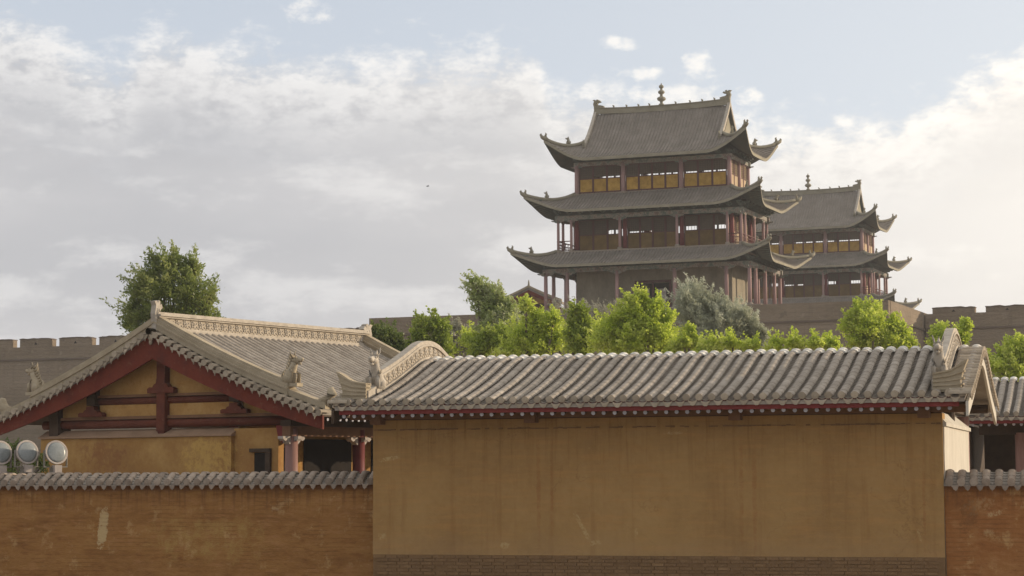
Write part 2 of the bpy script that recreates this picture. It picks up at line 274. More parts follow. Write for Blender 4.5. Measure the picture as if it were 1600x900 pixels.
def leafmat(name, a, b, c, trans):
    m = bpy.data.materials.new(name); m.use_nodes = True; t = NT(m.node_tree); t.n.clear()
    tc = t.new('ShaderNodeTexCoord'); n1 = t.noise(tc.outputs['Object'], .9, 4, .6); n2 = t.noise(tc.outputs['Object'], 7, 3, .6)
    f = t.m('ADD', t.m('MULTIPLY', n1, .6), t.m('MULTIPLY', n2, .4))
    col = t.mix(t.ss(f, .38, .5), a, b); col = t.mix(t.ss(f, .5, .62), col, c)
    d = t.new('ShaderNodeBsdfDiffuse'); t.put(d.inputs[0], col)
    tr = t.new('ShaderNodeBsdfTranslucent'); t.put(tr.inputs[0], col)
    mx = t.new('ShaderNodeMixShader'); mx.inputs[0].default_value = trans; t.l.new(d.outputs[0], mx.inputs[1]); t.l.new(tr.outputs[0], mx.inputs[2])
    gl = t.new('ShaderNodeBsdfGlossy'); gl.inputs['Roughness'].default_value = .45; gl.inputs[0].default_value = (.5, .5, .5, 1)
    m2 = t.new('ShaderNodeMixShader'); m2.inputs[0].default_value = .05; t.l.new(mx.outputs[0], m2.inputs[1]); t.l.new(gl.outputs[0], m2.inputs[2])
    o = t.new('ShaderNodeOutputMaterial'); t.l.new(m2.outputs[0], o.inputs[0]); return m
M['lime'] = leafmat('lime_leaves', (.40, .50, .06), (.54, .63, .09), (.68, .73, .20), .6)
M['green'] = leafmat('green_leaves', (.22, .30, .035), (.33, .41, .06), (.48, .53, .13), .55)
M['dark'] = leafmat('dark_leaves', (.10, .15, .035), (.16, .21, .05), (.25, .29, .08), .45)
M['silver'] = leafmat('silver_leaves', (.36, .38, .27), (.46, .48, .36), (.62, .63, .52), .45)
M['poplar'] = leafmat('pale_backed_leaves', (.26, .35, .08), (.40, .46, .18), (.68, .69, .50), .5)
M['elm'] = leafmat('olive_leaves', (.13, .19, .05), (.24, .29, .07), (.42, .44, .15), .5)
M['grey'] = leafmat('grey_twig_leaves', (.30, .30, .22), (.38, .37, .28), (.48, .47, .37), .4)

# ------------------------------------------------------------------ mesh helpers
class MB:
    def __init__(s): s.v = []; s.f = []; s.mi = []; s.sm = []; s.cur = 0; s.smooth = False
    def add(s, vs, fs):
        o = len(s.v); s.v += [tuple(v) for v in vs]
        for f in fs: s.f.append([i + o for i in f]); s.mi.append(s.cur); s.sm.append(s.smooth)
    def box(s, x0, x1, y0, y1, z0, z1):
        s.add([(x0, y0, z0), (x1, y0, z0), (x1, y1, z0), (x0, y1, z0), (x0, y0, z1), (x1, y0, z1), (x1, y1, z1), (x0, y1, z1)],
              [(0, 3, 2, 1), (4, 5, 6, 7), (0, 1, 5, 4), (1, 2, 6, 5), (2, 3, 7, 6), (3, 0, 4, 7)])
    def prism(s, pts, a, b, axis='y'):
        """outline (u,w) extruded along axis from a to b; axis y: (x,z), axis x: (y,z), axis z: (x,y)"""
        n = len(pts)
        def P(u, w, t): return (u, t, w) if axis == 'y' else ((t, u, w) if axis == 'x' else (u, w, t))
        vs = [P(u, w, a) for u, w in pts] + [P(u, w, b) for u, w in pts]
        fs = [list(range(n)), list(range(2 * n - 1, n - 1, -1))] + [(i, (i + 1) % n, (i + 1) % n + n, i + n) for i in range(n)]
        s.add(vs, fs)
    def strip(s, top, bot, a, b, axis='y'):
        """band between two polylines (u,w), extruded (a..b) along axis: good for curved boards and ridges"""
        n = len(top)
        def P(u, w, t): return (u, t, w) if axis == 'y' else (t, u, w)
        vs = []
        for (u, w), (u2, w2) in zip(top, bot): vs += [P(u, w, a), P(u2, w2, a), P(u, w, b), P(u2, w2, b)]
        fs = []
        for i in range(n - 1):
            k = 4 * i; j = k + 4
            fs += [(k, k + 1, j + 1, j), (k + 2, j + 2, j + 3, k + 3), (k, j, j + 2, k + 2), (k + 1, k + 3, j + 3, j + 1)]
        fs += [(0, 2, 3, 1), (4 * n - 4, 4 * n - 3, 4 * n - 1, 4 * n - 2)]
        s.add(vs, fs)
    def tube(s, path, rad, n=8, cap=True):
        path = [Vector(p) for p in path]; rad = rad if isinstance(rad, (list, tuple)) else [rad] * len(path)
        o = []
        for i, p in enumerate(path):
            d = (path[min(i + 1, len(path) - 1)] - path[max(i - 1, 0)]).normalized()
            a = d.orthogonal().normalized() if abs(d.z) > .9 else d.cross(Vector((0, 0, 1))).normalized(); b = d.cross(a)
            for k in range(n): t = 2 * math.pi * k / n; o.append(p + (a * math.cos(t) + b * math.sin(t)) * rad[i])
        fs = [(i * n + k, i * n + (k + 1) % n, (i + 1) * n + (k + 1) % n, (i + 1) * n + k) for i in range(len(path) - 1) for k in range(n)]
        if cap: fs += [list(range(n))[::-1], [len(o) - n + k for k in range(n)]]
        s.add(o, fs)
    def lathe(s, prof, n=10, c=(0, 0, 0)):
        o = [(c[0] + r * math.cos(2 * math.pi * k / n), c[1] + r * math.sin(2 * math.pi * k / n), c[2] + z) for r, z in prof for k in range(n)]
        fs = [(i * n + k, i * n + (k + 1) % n, (i + 1) * n + (k + 1) % n, (i + 1) * n + k) for i in range(len(prof) - 1) for k in range(n)]
        fs += [list(range(n))[::-1], [len(o) - n + k for k in range(n)]]
        s.add(o, fs)
    def ball(s, c, r, n=6, m=4, rot=None):
        r = r if isinstance(r, (list, tuple)) else (r, r, r); o = []
        for i in range(m + 1):
            a = math.pi * i / m
            for k in range(n):
                t = 2 * math.pi * k / n; v = Vector((math.sin(a) * math.cos(t) * r[0], math.sin(a) * math.sin(t) * r[1], math.cos(a) * r[2]))
                if rot is not None: v = rot @ v
                o.append(v + Vector(c))
        s.add(o, [(i * n + k, (i + 1) * n + k, (i + 1) * n + (k + 1) % n, i * n + (k + 1) % n) for i in range(m) for k in range(n)])
    def mesh(s, name, mats):
        me = bpy.data.meshes.new(name); me.from_pydata(s.v, [], s.f)
        for m in (mats if isinstance(mats, (list, tuple)) else [mats]): me.materials.append(M[m] if isinstance(m, str) else m)
        me.polygons.foreach_set('material_index', s.mi); me.polygons.foreach_set('use_smooth', s.sm)
        bm = bmesh.new(); bm.from_mesh(me); bmesh.ops.recalc_face_normals(bm, faces=bm.faces); bm.to_mesh(me); bm.free(); me.update(); return me
    def build(s, name, mats, parent=None, loc=(0, 0, 0), rz=0, kind=None):
        return put(name, s.mesh(name, mats), parent, loc, rz, kind)
def put(name, me, parent=None, loc=(0, 0, 0), rz=0, kind=None, rot=None, scale=None):
    o = bpy.data.objects.new(name, me); COL.objects.link(o); o.location = loc; o.rotation_euler = rot if rot else (0, 0, rz)
    if scale: o.scale = scale
    if parent: o.parent = parent
    if kind: o['kind'] = kind
    return o
def tag(o, label, cat, group=None):
    o['label'] = label; o['category'] = cat
    if group: o['group'] = group
    return o
def thing(name, label, cat, loc, yaw=0, group=None):
    o = bpy.data.objects.new(name, None); COL.objects.link(o); o.location = loc; o.rotation_euler = (0, 0, -R(yaw)); o.empty_display_size = .5
    return tag(o, label, cat, group)
def local(o, x, y, z):
    a = -o.rotation_euler.z; return (o.location.x + x * math.cos(a) + y * math.sin(a), o.location.y - x * math.sin(a) + y * math.cos(a), o.location.z + z)
def rough_wall(name, mats, parent, x0, x1, y0, y1, z0, z1, res=.15, amp=.012, seed=1, nudge=None):
    """wall body with a gently uneven front and right face"""
    r = np.random.RandomState(seed); mb = MB(); nx = max(2, int((x1 - x0) / res)); nz = max(2, int((z1 - z0) / res)); ny = max(2, int((y1 - y0) / res))
    ph = r.rand(12) * 6.28
    def d(u, w): return amp * (math.sin(u * 1.3 + ph[0]) + math.sin(w * 2.1 + ph[1] + u * .4) + .6 * math.sin(u * 4.7 + w * 3.1 + ph[2]) + .5 * math.sin(w * 7.3 - u * 2.2 + ph[3]) + .4 * math.sin(u * 11 + w * 5 + ph[4])) * .5
    mb.smooth = True
    g = [(x0 + (x1 - x0) * i / nx, y0 - d(i * res, k * res), z0 + (z1 - z0) * k / nz) for k in range(nz + 1) for i in range(nx + 1)]
    for k in range(nz + 1):   # wavering vertical edges
        for i, sg in ((0, -1), (nx, 1)):
            q = g[k * (nx + 1) + i]; g[k * (nx + 1) + i] = (q[0] + d(k * res * 2, 3) * .5, y0, q[2])
    mb.add(g, [(k * (nx + 1) + i, k * (nx + 1) + i + 1, (k + 1) * (nx + 1) + i + 1, (k + 1) * (nx + 1) + i) for k in range(nz) for i in range(nx)])
    g2 = []
    for k in range(nz + 1):
        xe = g[k * (nx + 1) + nx][0]
        for j in range(ny + 1): g2.append((xe if j == 0 else x1 + d(k * res * 2, 3) * .5 + d(j * res, k * res + 5) * .6, y0 + (y1 - y0) * j / ny, z0 + (z1 - z0) * k / nz))
    mb.add(g2, [(k * (ny + 1) + j, k * (ny + 1) + j + 1, (k + 1) * (ny + 1) + j + 1, (k + 1) * (ny + 1) + j) for k in range(nz) for j in range(ny)])
    mb.smooth = False
    e = .004
    mb.add([(x0, y0 + .001, z0), (x1 - e, y0 + .001, z0), (x1 - e, y1, z0), (x0, y1, z0), (x0, y0 + .001, z1), (x1 - e, y0 + .001, z1), (x1 - e, y1, z1), (x0, y1, z1)], [(4, 5, 6, 7), (2, 3, 7, 6), (3, 0, 4, 7)])
    me = mb.mesh(name, mats); return put(name, me, parent)

# ---- tiles that follow a path in the (y, z) plane; u is the distance along it
def resample(pts, step):
    pts = [Vector((0, p[0], p[1])) for p in pts]; L = [0]
    for a, b in zip(pts, pts[1:]): L.append(L[-1] + (b - a).length)
    n = max(2, round(L[-1] / step)); out = []
    for i in range(n + 1):
        t = L[-1] * i / n; k = 0
        while k < len(L) - 2 and L[k + 1] < t: k += 1
        f = (t - L[k]) / max(1e-6, L[k + 1] - L[k]); out.append(pts[k].lerp(pts[k + 1], min(f, 1)))
    return out
def cover_row(pts, r=.075, tl=.28, peak=None, seg=7, joint=.10, sink=.0):
    """half-round cover tiles; each tile is a little wider at its lower end so the joints show"""
    P = resample(pts, tl); mb = MB(); mb.smooth = False
    zi = max(range(len(P)), key=lambda i: P[i].z)
    for i in range(len(P) - 1):
        a, b = P[i], P[i + 1]
        d = (b - a).normalized(); nrm = Vector((0, -d.z, d.y))
        if nrm.z < 0: nrm = -nrm
        lowfirst = a.z <= b.z
        ra, rb = (r * (1 + joint * .5), r * (1 - joint * .5)) if lowfirst else (r * (1 - joint * .5), r * (1 + joint * .5))
        a2 = a - d * .01; b2 = b + d * .01; vs = []
        for p, rr in ((a2, ra), (b2, rb)):
            for k in range(seg + 1):
                t = math.pi * k / seg; vs.append(p + Vector((1, 0, 0)) * math.cos(t) * rr + nrm * (math.sin(t) * rr * .64 - sink))
        mb.smooth = True
        mb.add(vs, [(k, k + 1, seg + 2 + k, seg + 1 + k) for k in range(seg)])
        mb.smooth = False
        mb.add(vs[:seg + 1], [list(range(seg + 1))]); mb.add(vs[seg + 1:], [list(range(seg, -1, -1))])
    return mb
def pan_row(pts, w=.17, tl=.12, dip=.035):
    P = resample(pts, tl); mb = MB(); n = 4
    for i in range(len(P) - 1):
        a, b = P[i], P[i + 1]; d = (b - a).normalized(); nrm = Vector((0, -d.z, d.y))
        if nrm.z < 0: nrm = -nrm
        la, lb = (.018, 0) if a.z <= b.z else (0, .018)
        vs = []
        for p, lift in ((a, la), (b, lb)):
            for k in range(n + 1):
                s = -1 + 2 * k / n; vs.append(p + Vector((1, 0, 0)) * s * w / 2 + nrm * (lift - dip * (1 - s * s)))
        mb.add(vs, [(k, k + 1, n + 2 + k, n + 1 + k) for k in range(n)])
        q = vs[:n + 1] if la else vs[n + 1:]
        mb.add(list(q) + [v - nrm * .02 for v in q], [(k, k + 1, n + 2 + k, n + 1 + k) for k in range(n)])
    return mb
def end_disc(r=.068):
    mb = MB(); n = 12
    for y0, y1, rr in ((-.03, .012, r), (-.037, -.031, r * .7), (-.045, -.038, r * .3)):
        vs = [(math.cos(2 * math.pi * k / n) * rr, y, math.sin(2 * math.pi * k / n) * rr) for y in (y0, y1) for k in range(n)]
        mb.add(vs, [(k, (k + 1) % n, n + (k + 1) % n, n + k) for k in range(n)] + [list(range(n))[::-1], [n + k for k in range(n)]])
    return mb
def drip(w=.19, h=.085):
    mb = MB(); pts = [(-w / 2, .03), (-w * .42, -.015), (-w * .30, -.035), (-w * .22, -.075), (-w * .08, -.09), (0, -h), (w * .08, -.09), (w * .22, -.075), (w * .30, -.035), (w * .42, -.015), (w / 2, .03), (w * .25, .0), (0, -.012), (-w * .25, .0)]
    mb.prism(pts, -.018, .004, 'y'); mb.add([(-.03, -.022, -.03), (.03, -.022, -.03), (.03, -.022, -.06), (-.03, -.022, -.06)], [(0, 1, 2, 3)]); return mb

# ---- animals and finials of the ridges
def dragon(h=.7, seed=0):
    """seated ridge beast looking towards -x, about h high"""
    r = random.Random(seed); mb = MB(); mb.smooth = True; k = h / .7
    mb.tube([(.10 * k, 0, 0), (.10 * k, 0, .12 * k), (.05 * k, 0, .28 * k), (-.02 * k, 0, .40 * k), (-.05 * k, 0, .50 * k)], [.14 * k, .15 * k, .12 * k, .09 * k, .08 * k], 9)
    mb.ball((-.09 * k, 0, .54 * k), (.12 * k, .085 * k, .085 * k), 8, 6)
    mb.tube([(-.14 * k, 0, .56 * k), (-.25 * k, 0, .54 * k), (-.29 * k, 0, .58 * k)], [.06 * k, .045 * k, .03 * k], 7)
    mb.tube([(-.13 * k, 0, .49 * k), (-.23 * k, 0, .46 * k)], [.04 * k, .025 * k], 6)
    for s in (-1, 1):
        mb.tube([(-.06 * k, .05 * s * k, .60 * k), (.02 * k, .08 * s * k, .69 * k), (.0, .10 * s * k, .77 * k)], [.025 * k, .02 * k, .006 * k], 6)
        mb.ball((-.13 * k, .06 * s * k, .59 * k), .025 * k, 6, 4)
        mb.tube([(-.0 * k, .07 * s * k, .34 * k), (-.12 * k, .08 * s * k, .22 * k), (-.10 * k, .08 * s * k, .03 * k)], [.06 * k, .045 * k, .05 * k], 7)
        mb.ball((.12 * k, .10 * s * k, .12 * k), (.12 * k, .06 * k, .11 * k), 7, 5)
    for i in range(7):     # mane of curled flames
        t = i / 6; x = -.02 * k + .16 * k * t; z = (.62 - .42 * t) * k
        mb.tube([(x, 0, z), (x + .09 * k, 0, z + .05 * k), (x + .12 * k, 0, z + (.13 - .03 * t) * k)], [.045 * k, .03 * k, .006 * k], 6)
    mb.tube([(.20 * k, 0, .05 * k), (.30 * k, 0, .12 * k), (.30 * k, 0, .26 * k), (.24 * k, 0, .33 * k)], [.05 * k, .045 * k, .03 * k, .01 * k], 7)
    mb.smooth = False; mb.box(-.2 * k, .28 * k, -.11 * k, .11 * k, -.06 * k, .02 * k)
    return mb
def chiwen(h=1.0, w=.5, th=.28):
    """ridge-end dragon fish biting the ridge (ridge lies towards +x)"""
    mb = MB(); o = [(.55, 0), (-.18, 0), (-.22, .35), (-.30, .62), (-.22, .86), (-.34, .98), (-.16, 1.0), (-.05, .92), (.02, 1.02), (.16, .98), (.12, .86), (.26, .92), (.36, .80), (.22, .74), (.10, .74), (.04, .62), (.16, .52), (.34, .50), (.58, .44), (.60, .34), (.38, .30), (.34, .22), (.56, .14)]
    o = [(x * w / .5, z * h) for x, z in o]
    mb.prism(o, -th / 2, th / 2, 'y'); mb.smooth = True
    for s in (-1, 1):
        mb.ball((.22 * w / .5, s * th * .5, .38 * h), (.07 * h, .05, .07 * h), 8, 5)
        for i in range(5): mb.ball((-.08 * w / .5 + .03 * i, s * th * .48, (.12 + .15 * i) * h), (.08 * h, .04, .06 * h), 6, 4)
        mb.tube([(.0, s * th * .5, .5 * h), (-.12 * w / .5, s * th * .55, .62 * h), (-.1 * w / .5, s * th * .5, .78 * h)], [.05 * h, .04 * h, .02 * h], 6)
    return mb
def flower_tile(L=.30, H=.24):
    """one module of a carved ridge band: slab along x, relief on both faces (y = +-)"""
    mb = MB(); mb.cur = 1; mb.box(-L / 2, L / 2, -.07, .07, 0, H); mb.cur = 0; mb.smooth = True
    for s in (-1, 1):
        c = (-.05 * L / .3, s * .075, H * .52)
        for k in range(5):
            a = 2 * math.pi * k / 5 + .3; mb.ball((c[0] + math.cos(a) * .055, c[1], c[2] + math.sin(a) * .055), (.038, .025, .038), 6, 4)
        mb.ball(c, (.025, .04, .025), 6, 4)
        for q, (x, z) in enumerate([(.09, .16), (.11, .07), (-.12, .03), (.05, .03), (-.12, .2)]):
            mb.ball((x * L / .3, s * .072, z * H / .24), (.04, .022, .018), 6, 3, Matrix.Rotation((.7, -.6, .4, .2, -.5)[q] * s, 3, 'Y'))
    mb.smooth = False
    return mb

# ------------------------------------------------------------------ ground
g = MB(); g.add([(-415, -55, 0), (415, -55, 0), (415, 615, 0), (-415, 615, 0)], [(0, 1, 2, 3)]); g = g.build('ground', 'ground'); g['kind'] = 'structure'

# ------------------------------------------------------------------ rolled-ridge halls (front hall and right hall share the same roof)
def rolled_profile(y0=-.9, yc=3.3, z0=3.72, H=1.02, n=40):
    half = yc - y0
    def z(y):
        s = 1 - abs(y - yc) / half; k = 1.11; s0 = .8
        g = k * s - (2.5 * k * (s - s0) ** 2 if s > s0 else 0) - .05 * math.sin(math.pi * min(s / .8, 1)); return z0 + H * g
    return z, [(y0 + 2 * half * i / n, z(y0 + 2 * half * i / n)) for i in range(n + 1)]
SP = .243
def rolled_roof(T, W, x0, x1, verge_left, verge_right, y0=-.9, yc=3.3, back_discs=False):
    z, pts = rolled_profile(y0, yc); y1 = 2 * yc - y0
    deck = MB(); deck.strip([(y, zz - .05) for y, zz in pts], [(y, zz - .12) for y, zz in pts], x0 + .02, x1 - .02, 'x')
    roof = deck.build('roof', 'pan', T)
    cr = cover_row(pts, .083).mesh('cover_tile_row', 'tile'); pr = pan_row(pts).mesh('pan_tile_row', 'pan')
    cpm = cover_row([(y, w) for y, w in pts if abs(y - yc) < .42], .10, .9, joint=0); cpm.smooth = True; cpm.ball((0, yc, z(yc) + .03), (.108, .17, .075), 10, 6); cpm.smooth = False; cp = cpm.mesh('ridge_cap_tile', 'cap')  # rounded lump added on each cap to catch the sun
    dm = end_disc().mesh('eave_disc', 'drip'); dr = drip().mesh('drip_tile', 'drip')
    n = int(round((x1 - x0) / SP)); xs = [x0 + .06 + SP * i for i in range(n + 1) if x0 + .06 + SP * i < x1]
    for i, x in enumerate(xs):
        put('cover_tile_row', cr, roof, (x + rng.uniform(-.012, .012), rng.uniform(-.012, .012), .03 + rng.uniform(-.010, .010)), rng.uniform(-.0028, .0028))
        put('ridge_cap_tile', cp, roof, (x + rng.uniform(-.006, .006), rng.uniform(-.02, .02), .03 + rng.uniform(-.006, .006)))
        put('eave_disc', dm, roof, (x, y0 - .005, z(y0) + .035), rot=(rng.uniform(-.15, .05), rng.uniform(-.05, .05), 0))
        if i < len(xs) - 1:
            put('pan_tile_row', pr, roof, (x + SP / 2, 0, -.002))
            put('drip_tile', dr, roof, (x + SP / 2, y0 - .012, z(y0) - .045 + rng.uniform(-.012, .01)), rot=(R(-8) + rng.uniform(-.12, .12), rng.uniform(-.05, .05), 0))
    # red board and rafters under both eaves
    bd = MB(); bd.prism([(y0 + .03, z(y0) - .205), (y0 + .07, z(y0) - .205), (y0 + .07, z(y0) - .02), (y0 + .03, z(y0) - .02)], x0 + .1, x1 - .12, 'x'); bd.build('eave_board', 'redboard', T)
    ra = MB(); ra.cur = 0; dz = z(y0 + .6) - z(y0); a = Vector((0, y0 + .12, z(y0) - .23)); b = Vector((0, .25, z(.25) - .20)); ra.tube([a, b], .042, 8)
    ra.cur = 1; d = (a - b).normalized(); ra.tube([a + d * .001, a + d * .008], .040, 8); rm = ra.mesh('rafter', ['darkwood', 'raft'])
    x = x0 + .18
    while x < x1 - .15: put('rafter', rm, T, (x + rng.uniform(-.01, .01), 0, rng.uniform(-.006, .006))); x += .2035
    for s_, x, on in ((-1, x0, verge_left), (1, x1, verge_right)):
        # gable-edge tiles hanging outwards and the barge board
        tl = MB(); tl.smooth = True
        seg = 6; L = .36
        vs = [(s_ * xx, math.cos(math.pi * k / seg) * .075, math.sin(math.pi * k / seg) * .072) for xx in (-.30, .08) for k in range(seg + 1)]
        tl.add(vs, [(k, k + 1, seg + 2 + k, seg + 1 + k) for k in range(seg)])
        tl.smooth = False; n_ = 10
        vs = [(s_ * xx, math.cos(2 * math.pi * k / n_) * .078, math.sin(2 * math.pi * k / n_) * .078) for xx in (.08, .11) for k in range(n_)]
        tl.add(vs, [(k, (k + 1) % n_, n_ + (k + 1) % n_, n_ + k) for k in range(n_)] + [list(range(n_)), [n_ + k for k in range(n_)]])
        tm = tl.mesh('verge_tile', 'drip')
        P = resample(pts, .225)
        for i, p in enumerate(P):
            put('verge_tile', tm, roof, (x, p.y, p.z + .02))
            if i < len(P) - 1: q = (p + P[i + 1]) / 2; put('verge_drip', dr, roof, (x + s_ * .10, q.y, q.z - .02), R(90) * s_)
        bb = MB(); zz = [(y, zz - .10 - .02) for y, zz in pts]
        bb.strip(zz, [(y, w - (.17 + .09 * abs(y - yc) / (yc - y0))) for y, w in zz], x + s_ * .0, x + s_ * .05, 'x')
        bb.build('barge_board', 'cream' if s_ > 0 else 'darkwood', T)
    return z, pts, roof
def verge_ridge(T, x, z, yc, ya, yb, out):
    """carved ridge rolling over the roof near the gable, with a beast at its foot and an upswept end turned outwards"""
    n = 34; ys = [ya + (yb - ya) * i / n for i in range(n + 1)]
    def zt(y): return z(y) + .05
    b = MB(); b.cur = 0
    for lo, hi, hw in ((0, .07, .13), (.30, .345, .11), (.345, .42, .085)):
        b.strip([(y, zt(y) + hi) for y in ys], [(y, zt(y) + lo) for y in ys], x - hw, x + hw, 'x')
    b.cur = 1; b.strip([(y, zt(y) + .302) for y in ys], [(y, zt(y) + .065) for y in ys], x - .045, x + .045, 'x')
    rid = b.build('verge_ridge', ['ridge', 'ridge_dark'], T)
    fm = flower_tile(.30, .235).mesh('carved_panel', ['ridge', 'ridge_dark'])
    P = resample([(y, zt(y) + .068) for y in ys], .3)
    for a, c in zip(P, P[1:]):
        q = (a + c) / 2; d = (c - a); put('carved_panel', fm, rid, (x, q.y, q.z), rot=(0, -math.atan2(d.z, d.y), R(90)))
    # lower plain part down to the eave
    e = MB(); ys2 = [-.62 + (ya + .62) * i / 6 for i in range(7)]
    e.strip([(y, zt(y) + .16) for y in ys2], [(y, zt(y)) for y in ys2], x - .09, x + .09, 'x')
    e.build('ridge_foot', 'ridge', rid)
    # outward end: stacked courses growing longer upwards
    s = MB(); zb = z(-.6) + .0
    inn, H0, H1 = x - out * .06, .36, .60
    def wing(ya_, yb_, f, tz, bz):
        o = [(inn, zb + bz), (x + out * .46 * f, zb + bz), (x + out * .44 * f, zb + .2), (x + out * .49 * f, zb + .38), (x + out * .58 * f, zb + H1 - tz), (x + out * .50 * f, zb + H1 - .035 - tz), (x + out * .30 * f, zb + H0 + .08 - tz), (x + out * .1, zb + H0 - tz), (inn, zb + H0 - tz)]
        s.prism(o, ya_, yb_, 'y')
    wing(-.68, -.42, 1.0, .0, 0)
    for k in range(5):
        t0 = .04 + k * .07; r0 = .012 * k * k
        o = [(inn, zb + t0), (x + out * .25, zb + t0 + r0 * .3), (x + out * (.475 + .012 * k), zb + t0 + r0 + .01), (x + out * (.48 + .014 * k), zb + t0 + r0 + .04), (x + out * .25, zb + t0 + r0 * .3 + .032), (inn, zb + t0 + .032)]
        s.prism(o, -.70 - .006 * (k % 2), -.40 + .006 * (k % 2), 'y')
    s.build('upswept_end', 'vergeridge', rid)
    bm_ = dragon(.78, 3).mesh('ridge_beast', 'ridge'); put('ridge_beast', bm_, rid, (x, ya + .02, zt(ya) + .05), R(90))
    return rid

FYAW = 16.2; FO = (-2.8137, 42.6, 0); W = 11.27
Fh = thing('front_hall', 'long low ochre-plastered hall in front with grey tile roof and red eave board', 'building', FO, FYAW)
fw_ = rough_wall('wall', 'plaster', Fh, 0, W, 0, .55, .74, 3.415, .15, .009, 3)
b = MB(); b.box(.0, W - .0, -.012, .5, 3.20, 3.212); b.box(0, W, .02, .54, 3.416, 3.60)
b = MB(); b.box(.01, W - .01, .03, .54, 3.416, 3.56); b.build('wall_plate', 'darkwood', Fh)
# thin weathered band at the head of the wall
b = MB(); n = 120
for i in range(n):
    a = .02 + (W - .04) * i / n; c = .02 + (W - .04) * (i + 1) / n
    if rng.random() < .8: b.box(a, c - .01, -.020 - rng.random() * .012, .1, 3.215 + rng.uniform(-.008, .008), 3.235 + rng.uniform(-.004, .012))
b.build('weathered_ledge', 'mortar', Fh, kind='stuff')
# brick base
b = MB(); b.box(.005, W - .005, -.01, .5, 0, .742); base = b.build('wall_base', 'mortar', Fh)
bk = []
for k in range(3):
    q = MB(); q.box(-.118 + .004 * k, .118, -.02, .03, 0, .052); bk.append(q.mesh('brick', 'brick'))
row = 0; zz = .735 - .055
while zz > .30:
    x = .02 + (.06 if row % 2 else .0) + .12
    while x < W - .12:
        if rng.random() < .93: put('brick', bk[rng.randrange(3)], base, (x, -.004 + rng.uniform(-.006, .006), zz - rng.uniform(0, .004)), rng.uniform(-.012, .012))
        x += .247
    zz -= .066; row += 1
zf, fpts, froof = rolled_roof(Fh, W, -.50, W + .50, True, True)
verge_ridge(Fh, .04, zf, 3.3, .0, 6.4, -1); verge_ridge(Fh, W - .04, zf, 3.3, .0, 6.4, 1)
for x in (3.35, 7.40, 10.95, .15):      # beam ends through the wall head
    b = MB(); b.box(-.11, .11, -.30, .1, 3.33, 3.52); b.cur = 0; b.build('beam_end', 'beam', Fh, (x, 0, 0))
b = MB(); b.box(-.45, W + .45, -.13, .02, 3.43, 3.57); b.build('eave_beam', 'beam', Fh)
# right side wall with its sloping cap, sunlit
rough_wall('side_wall', 'cream', Fh, W - .5, W + .025, .075, 6.3, 0, 3.17, .2, .008, 9)
b = MB(); b.box(W - .55, W + .07, .04, 6.42, 3.175, 3.245)
b.add([(W - .5, .05, 3.246), (W + .06, .05, 3.246), (W + .06, 6.38, 3.246), (W - .5, 6.38, 3.246), (W - .5, .06, 3.47), (W - .13, .06, 3.47), (W - .16, 5.2, 3.47), (W - .5, 5.2, 3.47)], [(4, 5, 6, 7), (0, 1, 5, 4), (1, 2, 6, 5), (2, 3, 7, 6), (3, 0, 4, 7)])
b.build('side_wall_cap', 'cream', Fh)
b = MB(); b.tube([(W - .12, 6.75, 0), (W - .12, 6.75, 3.5)], .13, 12); b.build('column', 'colbrown', Fh)
b = MB(); b.tube([(W - .12, 3.3, 3.3), (W - .12, 3.3, 4.35)], .10, 10); b.box(W - .22, W - .02, .3, 6.9, 3.52, 3.68)
for y in (.2, 3.3, 6.4): b.tube([(W - 3, y, zf(y) - .32), (W + .44, y, zf(y) - .32)], .10, 10)
b.build('gable_timber', 'darkwood', Fh)
b = MB(); b.prism([(.4, 3.7), (6.2, 3.7), (6.2, 3.95), (3.3, 4.45), (.4, 3.95)], W - .45, W - .40, 'x'); b.build('gable_infill', 'darkwood', Fh)
b = MB(); b.box(.05, W - .6, 6.0, 6.3, 0, 3.5); b.build('back_wall', 'plaster', Fh)

# right hall
Rh = thing('right_hall', 'grey tiled hall at right edge with dark open porch behind small wall', 'building', (12.149, 54.85, 0), FYAW)
zr, rpts, rroof = rolled_roof(Rh, 6, -.35, 6.4, True, True)
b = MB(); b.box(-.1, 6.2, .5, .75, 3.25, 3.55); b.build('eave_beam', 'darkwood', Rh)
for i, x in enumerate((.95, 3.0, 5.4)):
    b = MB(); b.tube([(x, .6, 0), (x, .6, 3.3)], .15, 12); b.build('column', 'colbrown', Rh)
b = MB(); b.box(-.1, 6.2, 2.4, 2.6, 0, 3.8); b.build('back_wall', 'darkwood', Rh)  # this wall and the next: porch shadow put into their dark colour
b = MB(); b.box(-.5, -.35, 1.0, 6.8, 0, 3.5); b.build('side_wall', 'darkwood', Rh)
b = MB(); b.box(-.34, 6.2, .55, 6.9, 3.56, 3.62); b.build('ceiling', 'darkwood', Rh)

